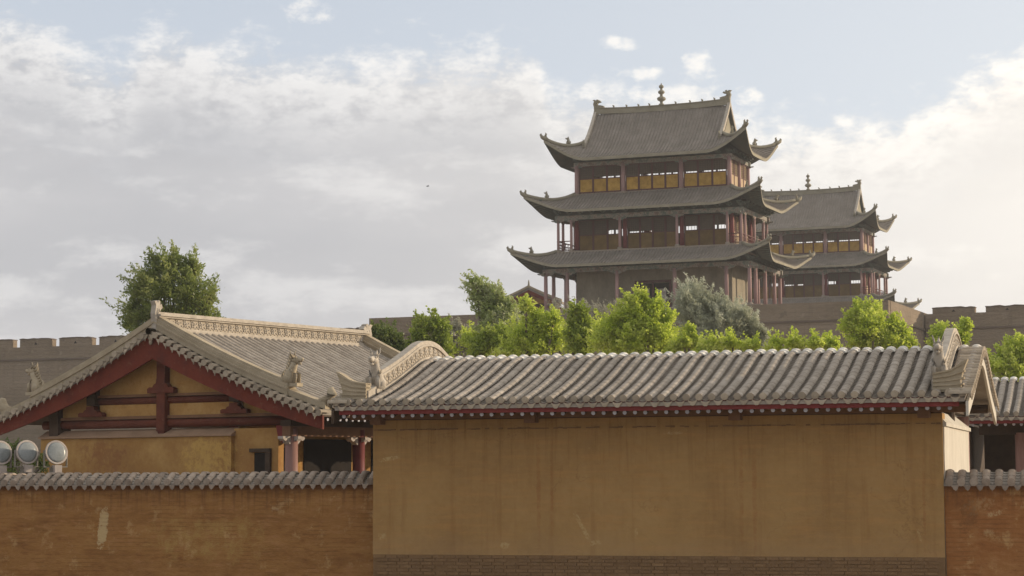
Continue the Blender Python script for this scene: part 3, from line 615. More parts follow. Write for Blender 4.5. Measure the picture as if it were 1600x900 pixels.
# ------------------------------------------------------------------ courtyard walls with tiled coping
def courtyard_wall(name, label, x0, x1, yc, ztop, zbot, m, seed, sp=.225):
    T = thing(name, label, 'wall', FO, FYAW)
    rough_wall('wall_body', m, T, x0, x1, yc - .22, yc + .22, 0, zbot + .02, .15, .015, seed)
    def z(y): s = 1 - abs(y - yc) / .36; return zbot + .03 + (ztop - zbot - .10) * (s * 1.05 - (1.3 * (s - .75) ** 2 if s > .75 else 0))
    pts = [(yc - .36 + .72 * i / 16, z(yc - .36 + .72 * i / 16)) for i in range(17)]
    c = MB(); c.strip([(y, w - .03) for y, w in pts], [(y, max(zbot - .02, w - .2)) for y, w in pts], x0, x1, 'x'); cop = c.build('coping', 'pan', T)
    cr = cover_row(pts, .072, .18, joint=.14).mesh('cover_tile', 'coptile'); pr = pan_row(pts, .16, .09, .03).mesh('pan_tile', 'pan')
    dm = end_disc(.074).mesh('end_disc', 'coptile'); dr = drip(.17, .11).mesh('drip_tile', 'coptile')
    x = x0 + .1
    while x < x1 - .02:
        put('cover_tile', cr, cop, (x + rng.uniform(-.008, .008), 0, .02 + rng.uniform(-.008, .008)), rng.uniform(-.03, .03))
        put('end_disc', dm, cop, (x, yc - .365, z(yc - .36) + .02), rot=(rng.uniform(-.2, .1), rng.uniform(-.1, .1), 0))
        if x + sp < x1:
            put('pan_tile', pr, cop, (x + sp / 2, 0, 0)); put('drip_tile', dr, cop, (x + sp / 2, yc - .372, z(yc - .36) - .035), rot=(rng.uniform(-.25, .1), rng.uniform(-.1, .1), 0))
        x += sp * rng.uniform(.97, 1.03)
    return T
courtyard_wall('left_courtyard_wall', 'weathered orange plaster wall with tile coping and pale vertical patch, left of front hall', -10.4, -.01, .75, 2.45, 2.15, 'plaster_left', 5)
courtyard_wall('right_courtyard_wall', 'short stretch of brown stained wall with round-ended coping tiles, at right edge', W + .004, 15.2, .27, 2.42, 2.08, 'plaster_right', 6)

# ------------------------------------------------------------------ gable-fronted hall at left
HY = 32.0
H = thing('gabled_hall', 'hall with oxblood barge boards and ochre timbered gable, behind left wall', 'building', (-8.88, 52, 0), HY)
def hz(x): x = abs(x); return 5.93 - .50 * x + .019 * x * x
XE = 5.25; HL = 9.1
xs = [XE * i / 24 for i in range(25)]
for s in (1, -1):
    prof = [(-x if s > 0 else x, hz(x)) for x in xs]     # local y of the rotated row
    dk = MB(); dk.strip([(s * x, hz(x) - .04) for x in xs], [(s * x, hz(x) - .12) for x in xs], .0, HL, 'y'); rf = dk.build('roof', 'pan', H)
    cr = cover_row([(x, hz(x)) for x in xs][::-1], .075, .30).mesh('cover_tile_row', 'tile'); pr = pan_row([(x, hz(x)) for x in xs][::-1], .17, .14).mesh('pan_tile_row', 'pan')
    dm = end_disc().mesh('eave_disc', 'drip'); dr = drip().mesh('drip_tile', 'drip')
    y = .62
    while y < HL - .3:
        # the row's mesh runs along its own +y from the eave; turned so +y points along +-x
        put('cover_tile_row', cr, rf, (0, y, .03), R(-90) * s)
        put('eave_disc', dm, rf, (s * (XE + .005), y, hz(XE) + .035), R(90) * s)
        put('pan_tile_row', pr, rf, (0, y + SP / 2, -.002), R(-90) * s)
        put('drip_tile', dr, rf, (s * (XE + .012), y + SP / 2, hz(XE) - .03), R(90) * s)
        y += SP
    # barge board, verge tiles and verge ridge at both gables
    for yy, f in ((0, -1), (HL, 1)):
        bb = MB(); bb.strip([(s * x, hz(x) - .13) for x in xs], [(s * x, hz(x) - .13 - (.60 - .28 * x / XE)) for x in xs], yy - f * .0, yy - f * .06, 'y'); bb.build('barge_board', 'red', H)
        vr = MB()
        top = [x for x in xs if x <= 4.25]
        for lo, hi, a, c_ in ((.02, .16, .06, .40), (.16, .20, .03, .43), (.20, .30, .08, .38), (.30, .36, .13, .33)):
            vr.strip([(s * x, hz(x) + hi) for x in top], [(s * x, hz(x) + lo) for x in top], yy - f * a, yy - f * c_, 'y')
        lowp = [x for x in xs if x >= 4.15]
        vr.strip([(s * x, hz(x) + .17) for x in lowp], [(s * x, hz(x) + .02) for x in lowp], yy - f * .1, yy - f * .36, 'y')
        r_ = vr.build('verge_ridge', 'vergeridge', H)
        if yy == 0 or s > 0:
            ls = random.Random(4); sc = MB(); sc.smooth = True
            sc.tube([(s * (XE - .25), yy - f * .23, hz(XE) + .16), (s * (XE - .02), yy - f * .23, hz(XE) + .22), (s * (XE + .10), yy - f * .23, hz(XE) + .38), (s * (XE + .06), yy - f * .23, hz(XE) + .52)], [.12, .14, .13, .07], 9); sc.build('end_scroll', 'vergeridge', r_)
            put('ridge_beast', dragon(.72, 5).mesh('ridge_beast', 'vergeridge'), r_, (s * 4.2, yy - f * .23, hz(4.2) + .30), 0 if s < 0 else math.pi)
        # verge tiles facing out of the gable
        tl = MB(); tl.smooth = True; seg = 6
        vs = [(math.cos(math.pi * k / seg) * .078, y_, math.sin(math.pi * k / seg) * .075) for y_ in (-.13, .25) for k in range(seg + 1)]; tl.add(vs, [(k, k + 1, seg + 2 + k, seg + 1 + k) for k in range(seg)]); tl.smooth = False
        vs = [(math.cos(2 * math.pi * k / 10) * .082, y_, math.sin(2 * math.pi * k / 10) * .082) for y_ in (-.16, -.13) for k in range(10)]; tl.add(vs, [(k, (k + 1) % 10, 10 + (k + 1) % 10, 10 + k) for k in range(10)] + [list(range(10)), [10 + k for k in range(10)]])
        tm = tl.mesh('verge_tile', 'drip'); dr2 = drip(.21, .15).mesh('verge_drip', 'drip')
        P = resample([(x, hz(x)) for x in xs], .25)
        for i, p in enumerate(P):
            ax, az_ = s * p.y, p.z
            if yy == 0: put('verge_tile', tm, rf, (ax, yy, az_ - .06), 0)
            if i < len(P) - 1 and yy == 0:
                q = (p + P[i + 1]) / 2; put('verge_drip', dr2, rf, (s * q.y, yy - .12, q.z - .10), rot=(R(-6), rng.uniform(-.05, .05), 0))
# main ridge: courses, carved band, cap
b = MB(); 
for lo, hi, hw in ((.02, .08, .22), (.08, .14, .17), (.14, .20, .20), (.20, .25, .15), (.49, .53, .13), (.53, .58, .17), (.58, .63, .10)):
    b.box(-hw, hw, .12, HL - .12, 5.73 + lo, 5.73 + hi - .002)
rg = b.build('main_ridge', 'ridge', H)
fm = flower_tile(.29, .236).mesh('carved_panel', ['ridge', 'ridge_dark']); y = .32
while y < HL - .25: put('carved_panel', fm, rg, (0, y, 5.73 + .252), R(90)); y += .292
# small scallops under the ridge
sm = MB(); sm.smooth = True; sm.ball((.21, 0, 5.79), (.05, .06, .035), 7, 4); sm.ball((-.21, 0, 5.79), (.05, .06, .035), 7, 4); smm = sm.mesh('ridge_foot_tile', 'ridge'); y = .6
while y < HL - .4: put('ridge_foot_tile', smm, rg, (0, y, -.03)); y += .2
cw = chiwen(.82, .38, .22).mesh('ridge_dragon', 'ridge')
put('ridge_dragon', cw, rg, (0, .14, 5.80), R(90), scale=(.55, .7, 1.02)); put('ridge_dragon', cw, rg, (0, HL - .16, 5.80), R(-90), scale=(.8, .8, .9))
b = MB(); b.smooth = True; b.ball((0, -.06, 5.78), (.10, .05, .16), 8, 6); b.ball((0, -.06, 5.60), (.05, .04, .07), 8, 5); b.build('hanging_ornament', 'drip', rg)

# gable wall and timber
G = .30     # wall set back behind the barge board
sc = 1.012
rough_wall('gable_wall', 'plaster_gable', H, -4.02, 2.27, G, G + .5, 0, 3.27, .2, .01, 12)
b = MB(); b.add([(-4.07, G - .05, 3.275), (2.31, G - .05, 3.275), (2.31, G + .5, 3.275), (-4.07, G + .5, 3.275), (-4.07, G - .05, 3.31), (2.31, G - .05, 3.31), (2.31, G + .28, 3.48), (-4.07, G + .28, 3.48)], [(0, 1, 5, 4), (4, 5, 6, 7), (1, 2, 6, 5), (0, 4, 7, 3), (2, 3, 7, 6)]); b.build('wall_ledge', 'ledge', H)
def beam(x0, x1, z0, z1, y, m='redbrown', r=None, name='tie_beam'):
    b = MB(); b.smooth = True; b.tube([(x0, y, (z0 + z1) / 2), (x1, y, (z0 + z1) / 2)], (z1 - z0) / 2, 12); return b.build(name, m, H)
beam(-4.1, 4.1, 3.51, 3.73, G + .22)
beam(-2.5, 2.3, 4.10, 4.28, G + .22)
b = MB(); b.box(-3.6, 4.3, G + .12, G + .30, 3.735, 3.81); b.box(-2.2, 2.05, G + .12, G + .3, 4.285, 4.35); b.build('plate', 'beam', H)
b = MB(); b.box(-.135, .135, G + .02, G + .3, 3.42, 5.35); b.prism([(-.125, 3.43), (.125, 3.43), (.08, 3.34), (0, 3.30), (-.08, 3.34)], G + .04, G + .28, 'y'); b.build('king_post', 'redbrown', H)
def cloud(cx, z0, w, h, name='cloud_bracket', m='redbrown'):
    p = [(-w, 0), (-w * 1.02, h * .30), (-w * .85, h * .42), (-w * .62, h * .38), (-w * .5, h * .60), (-w * .34, h * .68), (-w * .30, h), (w * .30, h), (w * .34, h * .68), (w * .5, h * .60), (w * .62, h * .38), (w * .85, h * .42), (w * 1.02, h * .30), (w, 0)]
    b = MB(); b.prism([(cx + x, z0 + z) for x, z in p], G + .0, G + .16, 'y'); return b.build(name, m, H)
cloud(0, 4.36, .42, .36); cloud(-2.33, 3.815, .40, .26); cloud(2.33, 3.815, .40, .26)
b = MB(); b.box(-2.47, -2.19, G + .02, G + .3, 4.1, 4.75); b.build('strut', 'darkwood', H)
b = MB(); b.box(2.19, 2.47, G + .02, G + .3, 4.1, 4.72); b.build('strut', 'darkwood', H)
b = MB(); b.box(-3.75, -3.45, G + .02, G + .5, 2.5, 4.15); b.build('corner_post', 'darkwood', H)
def infill(x0, x1, za, zb):
    n = 8; X_ = [x0 + (x1 - x0) * i / n for i in range(n + 1)]; b = MB()
    b.strip([(x, min(zb, hz(x) - .35)) for x in X_], [(x, za) for x in X_], G + .20, G + .26, 'y'); return b.build('infill_panel', 'ochre_panel', H)
infill(-2.18, -.14, 4.32, 9); infill(.14, 2.18, 4.32, 9); infill(-2.18, -.14, 3.78, 4.14); infill(.14, 2.18, 3.78, 4.14); infill(-3.5, -2.48, 3.78, 9); infill(2.48, 3.5, 3.78, 9)
for x in (0.0, 2.4, -2.25, 4.3, -3.6):   # purlins carrying the overhang
    b = MB(); b.tube([(x, .07, hz(x) - .32), (x, HL - .07, hz(x) - .32)], .11, 10); b.build('purlin', 'darkwood', H)
# soffit boards and rafters under the overhang
b = MB(); 
for s in (1, -1): b.strip([(s * x, hz(x) - .125) for x in xs], [(s * x, hz(x) - .16) for x in xs], .065, HL - .065, 'y')
b.build('soffit', 'darkwood', H)
for i in range(36):
    y = .3 + i * .245; b = None
    if i == 0: q = MB(); q.tube([(3.6, 0, hz(3.6) - .21), (XE - .08, 0, hz(XE) - .21)], .045, 8); q.cur = 1; q.tube([(XE - .079, 0, hz(XE) - .21), (XE - .07, 0, hz(XE) - .21)], .042, 8); rme = q.mesh('rafter', ['darkwood', 'raft'])
    put('rafter', rme, H, (0, y, 0))
# porch on the right side
rough_wall('porch_end_wall', 'plaster_gable', H, 2.275, 3.62, G + .12, G + .32, 0, 3.45, .2, .008, 22)
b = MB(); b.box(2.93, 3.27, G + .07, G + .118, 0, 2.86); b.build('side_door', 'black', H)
b = MB(); b.box(2.80, 3.42, G + .03, G + .114, 2.87, 2.96); b.box(3.28, 3.42, G + .04, G + .116, 0, 2.865); b.build('door_frame', 'darkwood', H)
b = MB(); b.box(2.06, 2.3, G + .51, HL - .4, 0, 3.6); b.build('long_wall', 'plaster_gable', H)
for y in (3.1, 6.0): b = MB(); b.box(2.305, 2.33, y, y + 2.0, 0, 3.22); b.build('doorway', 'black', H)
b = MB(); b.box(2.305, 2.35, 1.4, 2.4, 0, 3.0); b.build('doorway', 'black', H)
for i, y in enumerate((.5, 3.2, 5.85, 8.4)):
    b = MB(); b.smooth = True; b.tube([(3.95, y, 0), (3.95, y, 3.42)], .155, 16); b.build('porch_column', 'colbrown' if i == 0 else 'colred', H)
    p = [(-.42, .16), (-.42, .10), (-.34, .05), (-.26, .07), (-.20, .0), (-.15, -.03), (.15, -.03), (.20, 0), (.26, .07), (.34, .05), (.42, .10), (.42, .16)]
    b = MB(); b.prism([(y + u, 3.08 + w) for u, w in p], 3.87, 4.03, 'x'); b.build('corbel', 'corbel', H)
    b = MB(); b.prism([(3.95 + u * .6, 3.08 + w) for u, w in p], y - .07, y + .07, 'y'); b.build('corbel', 'corbel', H)
b = MB(); b.box(3.83, 4.07, .3, HL - .2, 3.245, 3.48); b.build('porch_beam', 'beam', H)
b = MB(); b.box(3.79, 4.11, .28, HL - .2, 3.483, 3.62); b.build('porch_plate', 'darkwood', H)
b = MB(); b.box(2.3, 3.82, .46, .6, 3.25, 3.45); b.build('cross_beam', 'darkwood', H)
b = MB(); b.prism([(3.62, 3.5), (3.68, 3.25), (3.82, 3.08), (3.825, 3.5)], .32, .44, 'y'); b.build('red_bracket', 'redboard', H)
b = MB(); b.box(2.3, 4.1, .7, HL - .5, 3.63, 3.66); b.build('porch_ceiling', 'darkwood', H)

# ------------------------------------------------------------------ floodlights behind the left wall
def floodlight(X, Y, Z, yaw, label, first=[None]):
    if first[0] is None:
        t = thing('floodlight', label, 'floodlight', (X, Y, Z), 0, 'round floodlights behind the left wall')
        b = MB(); b.smooth = True
        prof = [(.05, .34), (.12, .33), (.19, .25), (.245, .12), (.27, .0), (.285, -.01), (.285, .02)]
        b.lathe([(r, z) for r, z in prof], 24); me = b.mesh('housing', 'lampbody')
        tilt = (R(62), 0, 0); h = put('housing', me, t, (0, 0, 0), rot=(R(-100), 0, 0))
        b = MB(); b.smooth = True
        vs = []; n = 24; rr = [(.0, -.035), (.10, -.03), (.19, -.018), (.272, .0)]
        b.lathe([(max(r, .002), z) for r, z in rr], n); put('lens', b.mesh('lens', 'glasslamp'), h, (0, 0, -.004))
        b = MB(); b.smooth = True; b.lathe([(.27, -.010), (.288, -.012), (.288, .02), (.27, .02)], 24); put('rim', b.mesh('rim', 'corbel'), h)
        b = MB(); b.box(-.30, -.275, .02, .08, -.33, .05); b.box(.275, .30, .02, .08, -.33, .05); b.box(-.30, .30, .02, .08, -.355, -.33); b.build('yoke', 'lampbody', t)
        b = MB(); b.box(-.10, .10, -.02, .16, -.52, -.36); b.tube([(0, .07, -.5), (0, .07, -2.8)], .05, 8); b.tube([(.02, .30, -.02), (.16, .26, -.30), (.06, .14, -.48), (.07, .10, -.8)], .013, 6); b.build('stand', 'lampbody', t)
        b = MB(); b.box(-.09, .09, -.12, .06, -.48, -.30); b.build('ballast_box', 'corbel', t)
        first[0] = t
    else:
        src = first[0]; t = src.copy(); COL.objects.link(t); t.location = (X, Y, Z); t['label'] = label
        for c in list(src.children):
            d = c.copy(); COL.objects.link(d); d.parent = t
            for e in c.children: g_ = e.copy(); COL.objects.link(g_); g_.parent = d
    t.rotation_euler = (0, 0, yaw); t.scale = (.94, .94, .94)
    return t
floodlight(-11.36, 47, 2.86, R(42), 'round grey floodlight cut off by the left edge of the picture')
floodlight(-10.78, 47, 2.87, R(40), 'middle round floodlight of the row, left of the gable wall')
floodlight(-10.13, 47, 2.86, R(38), 'rightmost round floodlight, in front of brown gable wall')

# ------------------------------------------------------------------ fortress walls
PY = 21.5; PO = (2.909, 181, 0)
def fort_wall(name, label, x0, x1, y0, y1, ztop, zband, right_face=False, merlons=None, mh=.84, mdepth=.7):
    T = thing(name, label, 'fortress wall', PO, PY)
    b = MB(); bt = .9   # batter of the lower wall
    b.add([(x0 - .0, y0 - bt, 0), (x1 + bt * (1 if right_face else 0), y0 - bt, 0), (x1 + bt * (1 if right_face else 0), y1, 0), (x0, y1, 0), (x0, y0, zband), (x1, y0, zband), (x1, y1, zband), (x0, y1, zband)],
          [(4, 5, 6, 7), (0, 1, 5, 4), (1, 2, 6, 5), (2, 3, 7, 6), (3, 0, 4, 7)]); b.build('wall_body', 'fort', T)
    b = MB(); b.box(x0 - .03, x1 + (.12 if right_face else 0), y0 - .12, y1, zband + .002, zband + .14); b.build('string_course', 'fortband', T)
    b = MB(); b.box(x0, x1, y0 - .03, y0 + mdepth, zband + .142, ztop)
    if right_face: b.box(x1 - mdepth, x1 + .03, y0 + mdepth + .002, y1, zband + .142, ztop - .002)
    else: pass
    b.build('parapet', 'fort', T)
    if merlons:
        first = None
        for (a, w) in merlons:
            nn = 9; tp = [(-w / 2 + w * i / nn + (rng.uniform(-.03, .03) if 0 < i < nn else 0), ztop + mh - (rng.random() ** 2) * .07 - (.05 if i in (0, nn) else 0)) for i in range(nn + 1)]
            b = MB(); b.strip(tp, [(u, ztop + .002) for u, _ in tp], y0 - .03, y0 + mdepth, 'y')
            q = b.mesh('merlon', 'fort'); me = put('merlon', q, T, (a + w / 2, 0, 0))
            c = MB(); c.prism([(-.16, ztop + mh * .28), (.16, ztop + mh * .28), (.0, ztop + mh * .62)], y0 - .045, y0 - .028, 'y'); c.build('loophole', 'black', me)
            c = MB(); c.strip([(u * 1.02, v + .075 + rng.uniform(-.015, .015)) for u, v in tp], [(u * 1.02, v + .003) for u, v in tp], y0 - .09, y0 + mdepth + .05, 'y'); c.build('merlon_cap', 'fortband', me)
    return T
fort_wall('tower_platform', 'high plain grey-brown fortress platform carrying the nearer gate tower', -15.35, 30.16, -3, 30, 15.70, 14.14, True)
fort_wall('right_battlement_wall', 'crenellated fortress wall at right edge beyond the green trees', 30.3, 62, 12, 17, 15.56, 14.2, False, [(30.93 + 4.52 * i, 3.6) for i in range(7)], .50)
fort_wall('left_battlement_wall', 'crenellated fortress wall at far left above the hall roof', -66.3, -15.4, -1, 4, 14.27, 13.0, False, [(-65.85 + 4.365 * i + .0, 3.55) for i in range(11)] + [(-20.6, 2.7), (-17.6, 2.1)], .75)
b = MB(); b.box(15, 70, 60, 100, 0, 16.8); T = thing('far_platform', 'fortress platform under the farther gate tower, mostly hidden', 'fortress wall', PO, PY); b.build('wall_body', 'fort', T)

# ------------------------------------------------------------------ gate towers
def skirt(ax, ay, D, ze, zin, over, lift=1.1, flare=.55, L=3.2, upper=None):
    """hip roof surface. ax, ay: half size of the inner rectangle; D: run from eave to it; returns z(a,d) helper and meshes.
    d counts outwards from the inner rectangle (0) to the eave (D)"""
    def prof(d): t = d / D; return zin + (ze - zin) * (1 - (1 - t) ** 1.0 * (1 + .0)) if False else ze + (zin - ze) * ((1 - t) * .62 + (1 - t) ** 2 * .38)
    def pt(side, a, d):
        A = ax if side in (0, 2) else ay
        e = max(0, (abs(a) - (A + D - L)) / L); k = (d / D) ** 1.6
        up_ = lift * e ** 1.8 * (d / D) ** .55; fl = flare * e ** 2 * k; sg = 1 if a > 0 else -1
        u = a + sg * fl * min(1, abs(a) / (A + d) if A + d > 0 else 1) ** 6; w = (ay if side in (0, 2) else ax) + d + fl; z = prof(d) + up_
        if side == 0: return (u, -w, z)
        if side == 1: return (w, u, z)
        if side == 2: return (-u, w, z)
        return (-w, -u, z)
    return pt
def skirt_meshes(pt, ax, ay, D, nd=8, sp=.30, dmin=(0, 0, 0, 0)):
    top = MB(); top.smooth = True; und = MB(); edge = MB(); rib = MB(); rib.smooth = True
    for side in range(4):
        A = ax if side in (0, 2) else ay
        na = 40; g = []; g2 = []
        for i in range(nd + 1):
            d = D * i / nd
            for k in range(na + 1):
                s = -1 + 2 * k / na; s = math.copysign(1 - (1 - abs(s)) ** 1.25, s); a = s * (A + d); p = pt(side, a, d); g.append(p)
                q = pt(side, a, d); g2.append((q[0], q[1], q[2] - .22 - .10 * (1 - i / nd)))
        fs = [(i * (na + 1) + k, i * (na + 1) + k + 1, (i + 1) * (na + 1) + k + 1, (i + 1) * (na + 1) + k) for i in range(nd) for k in range(na)]
        top.add(g, fs); und.add(g2, fs)
        e0 = g[-(na + 1):]; e1 = g2[-(na + 1):]
        edge.add(e0 + e1, [(k, k + 1, na + 2 + k, na + 1 + k) for k in range(na)])
        a = -(A + D) + .15
        while a < A + D - .1:
            d0 = max(0, abs(a) - A); path = []
            m_ = 6
            for j in range(m_ + 1):
                d = d0 + (D - d0) * j / m_; p = pt(side, a, d); path.append((p[0], p[1], p[2] + .01))
            if D - d0 > .15:
                rib.tube(path, .05, 5, True)
            a += sp
    return top, und, edge, rib
def tip_curl(mb, p, dirx, diry, s=.62):
    """upcurled corner with two prongs; p = corner point"""
    x, y, z = p
    mb.tube([(x - dirx * .5 * s, y - diry * .5 * s, z - .12), (x, y, z + .02), (x + dirx * .28 * s, y + diry * .28 * s, z + .18 * s), (x + dirx * .42 * s, y + diry * .42 * s, z + .46 * s), (x + dirx * .36 * s, y + diry * .36 * s, z + .62 * s)], [.20, .19, .16, .11, .04], 7)
    mb.tube([(x - dirx * .32 * s, y - diry * .32 * s, z + .0), (x - dirx * .26 * s, y - diry * .26 * s, z + .36 * s), (x - dirx * .36 * s, y - diry * .36 * s, z + .60 * s), (x - dirx * .22 * s, y - diry * .22 * s, z + .78 * s)], [.13, .11, .08, .02], 7)
def window_bay(T, side, a0, a1, ydist, z0, zy, zlat, ztop, n, rear=False, gaps=(), me_cache={}):
    """fill a bay with n window panels: mustard board below, lattice above. Panels are centred objects turned to their side"""
    w = (a1 - a0) / n; board = 'p_dull_shaded' if z0 < 25 else 'p_yellow'; back = 'p_paper'
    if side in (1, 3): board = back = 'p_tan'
    for i in range(n):
        gap = i in gaps
        key = (board, round(w, 3), z0, zy, zlat, ztop, rear, gap)
        if key not in me_cache:
            f = MB(); hw = w / 2
            for x in (-hw, hw - .09): f.box(x + .005, x + .085, -.05, .05, z0, ztop)
            f.box(-hw + .09, hw - .09, -.045, .045, z0, z0 + .10); f.box(-hw + .09, hw - .09, -.045, .045, zy, zy + .07); f.box(-hw + .09, hw - .09, -.045, .045, ztop - .08, ztop - .001)
            fm_ = f.mesh('window_panel', 'p_frame')
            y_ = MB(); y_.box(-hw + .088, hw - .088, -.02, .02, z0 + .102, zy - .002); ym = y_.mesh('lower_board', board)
            l = MB(); zb = zy + .072; zt_ = ztop - .082
            if rear: zt_ = zlat
            if gap and not rear: zb = zy + (.40 if z0 < 25 and n == 3 else .19)
            if gap and not rear:
                for k in range(1, 4): x = -hw + .09 + (w - .18) * k / 4; l.box(x - .014, x + .014, -.02, .006, zy + .07, zb)
            if zt_ - zb > .1:
                l.cur = 1; l.box(-hw + .088, hw - .088, .008, .014, zb, zt_); l.cur = 0
                nx = 5
                for k in range(1, nx): x = -hw + .09 + (w - .18) * k / nx; l.box(x - .012, x + .012, -.02, .006, zb, zt_)
                nz = max(2, int((zt_ - zb) / .17))
                for k in range(nz + 1): z = zb + (zt_ - zb) * k / nz; l.box(-hw + .088, hw - .088, -.022, .005, z - .012 if k else z, z + .012)
                lm = l.mesh('lattice', ['p_lattice', back])
            else: lm = None
            me_cache[key] = (fm_, ym, lm)
        fm_, ym, lm = me_cache[key]
        a = a0 + w * (i + .5)
        loc, rz = {0: ((a, -ydist, 0), 0), 1: ((ydist, a, 0), R(90)), 2: ((-a, ydist, 0), R(180)), 3: ((-ydist, -a, 0), R(-90))}[side]
        p = put('window_panel', fm_, T, loc, rz); put('lower_board', ym, p)
        if lm: put('lattice', lm, p)
def arch_beam(T, hx, hy, z0, z1, th=.24, cols=None):
    b = MB(); b.box(-hx - .25, hx + .25, -hy - th / 2, -hy + th / 2, z0, z1); b.box(-hx - .25, hx + .25, hy - th / 2, hy + th / 2, z0, z1)
    b.box(-hx - th / 2, -hx + th / 2, -hy + th / 2 + .003, hy - th / 2 - .003, z0, z1 - .003); b.box(hx - th / 2, hx + th / 2, -hy + th / 2 + .003, hy - th / 2 - .003, z0, z1 - .003)
    b.build('architrave', 'p_arch', T)
    b = MB(); t2 = th * .5 + .1; b.box(-hx - t2, hx + t2, -hy - t2, -hy + t2, z1 + .002, z1 + .07); b.box(-hx - t2, hx + t2, hy - t2, hy + t2, z1 + .002, z1 + .07)
    b.box(-hx - t2, -hx + t2, -hy + t2, hy - t2, z1 + .002, z1 + .068); b.box(hx - t2, hx + t2, -hy + t2, hy - t2, z1 + .002, z1 + .068); b.build('plate', 'p_under', T)
def bracket_mesh(h, out):
    b = MB(); b.box(-.10, .10, -.12, .12, 0, h * .3); b.box(-.06, .06, -out * .55, .1, h * .28, h * .55); b.box(-.24, .24, -.05, .05, h * .30, h * .48)
    b.box(-.06, .06, -out, .1, h * .6, h * .82); b.box(-.26, .26, -out * .5 - .05, -out * .5 + .05, h * .55, h * .72); b.box(-.2, .2, -out, -out + .1, h * .8, h)
    for x in (-.22, .22): b.box(x - .05, x + .05, -.06, .06, h * .5, h * .66); b.box(x - .05, x + .05, -out * .5 - .06, -out * .5 + .06, h * .73, h * .9)
    return b
def corbels(T, side, cols, dist, z, w=.75, h=.30, m='p_arch'):
    pl = MB(); o = [(-w, h), (-w, h * .75), (-w * .82, h * .55), (-w * .6, h * .55), (-w * .45, h * .22), (-w * .28, h * .2), (-w * .2, 0), (w * .2, 0), (w * .28, h * .2), (w * .45, h * .22), (w * .6, h * .55), (w * .82, h * .55), (w, h * .75), (w, h)]
    pl.prism(o, -.06, .06, 'y'); me = pl.mesh('corbel', m)
    for a in cols:
        loc, rz = {0: ((a, -dist, z - h), 0), 1: ((dist, a, z - h), R(90)), 2: ((-a, dist, z - h), 0), 3: ((-dist, -a, z - h), R(90))}[side]
        put('corbel', me, T, loc, rz)

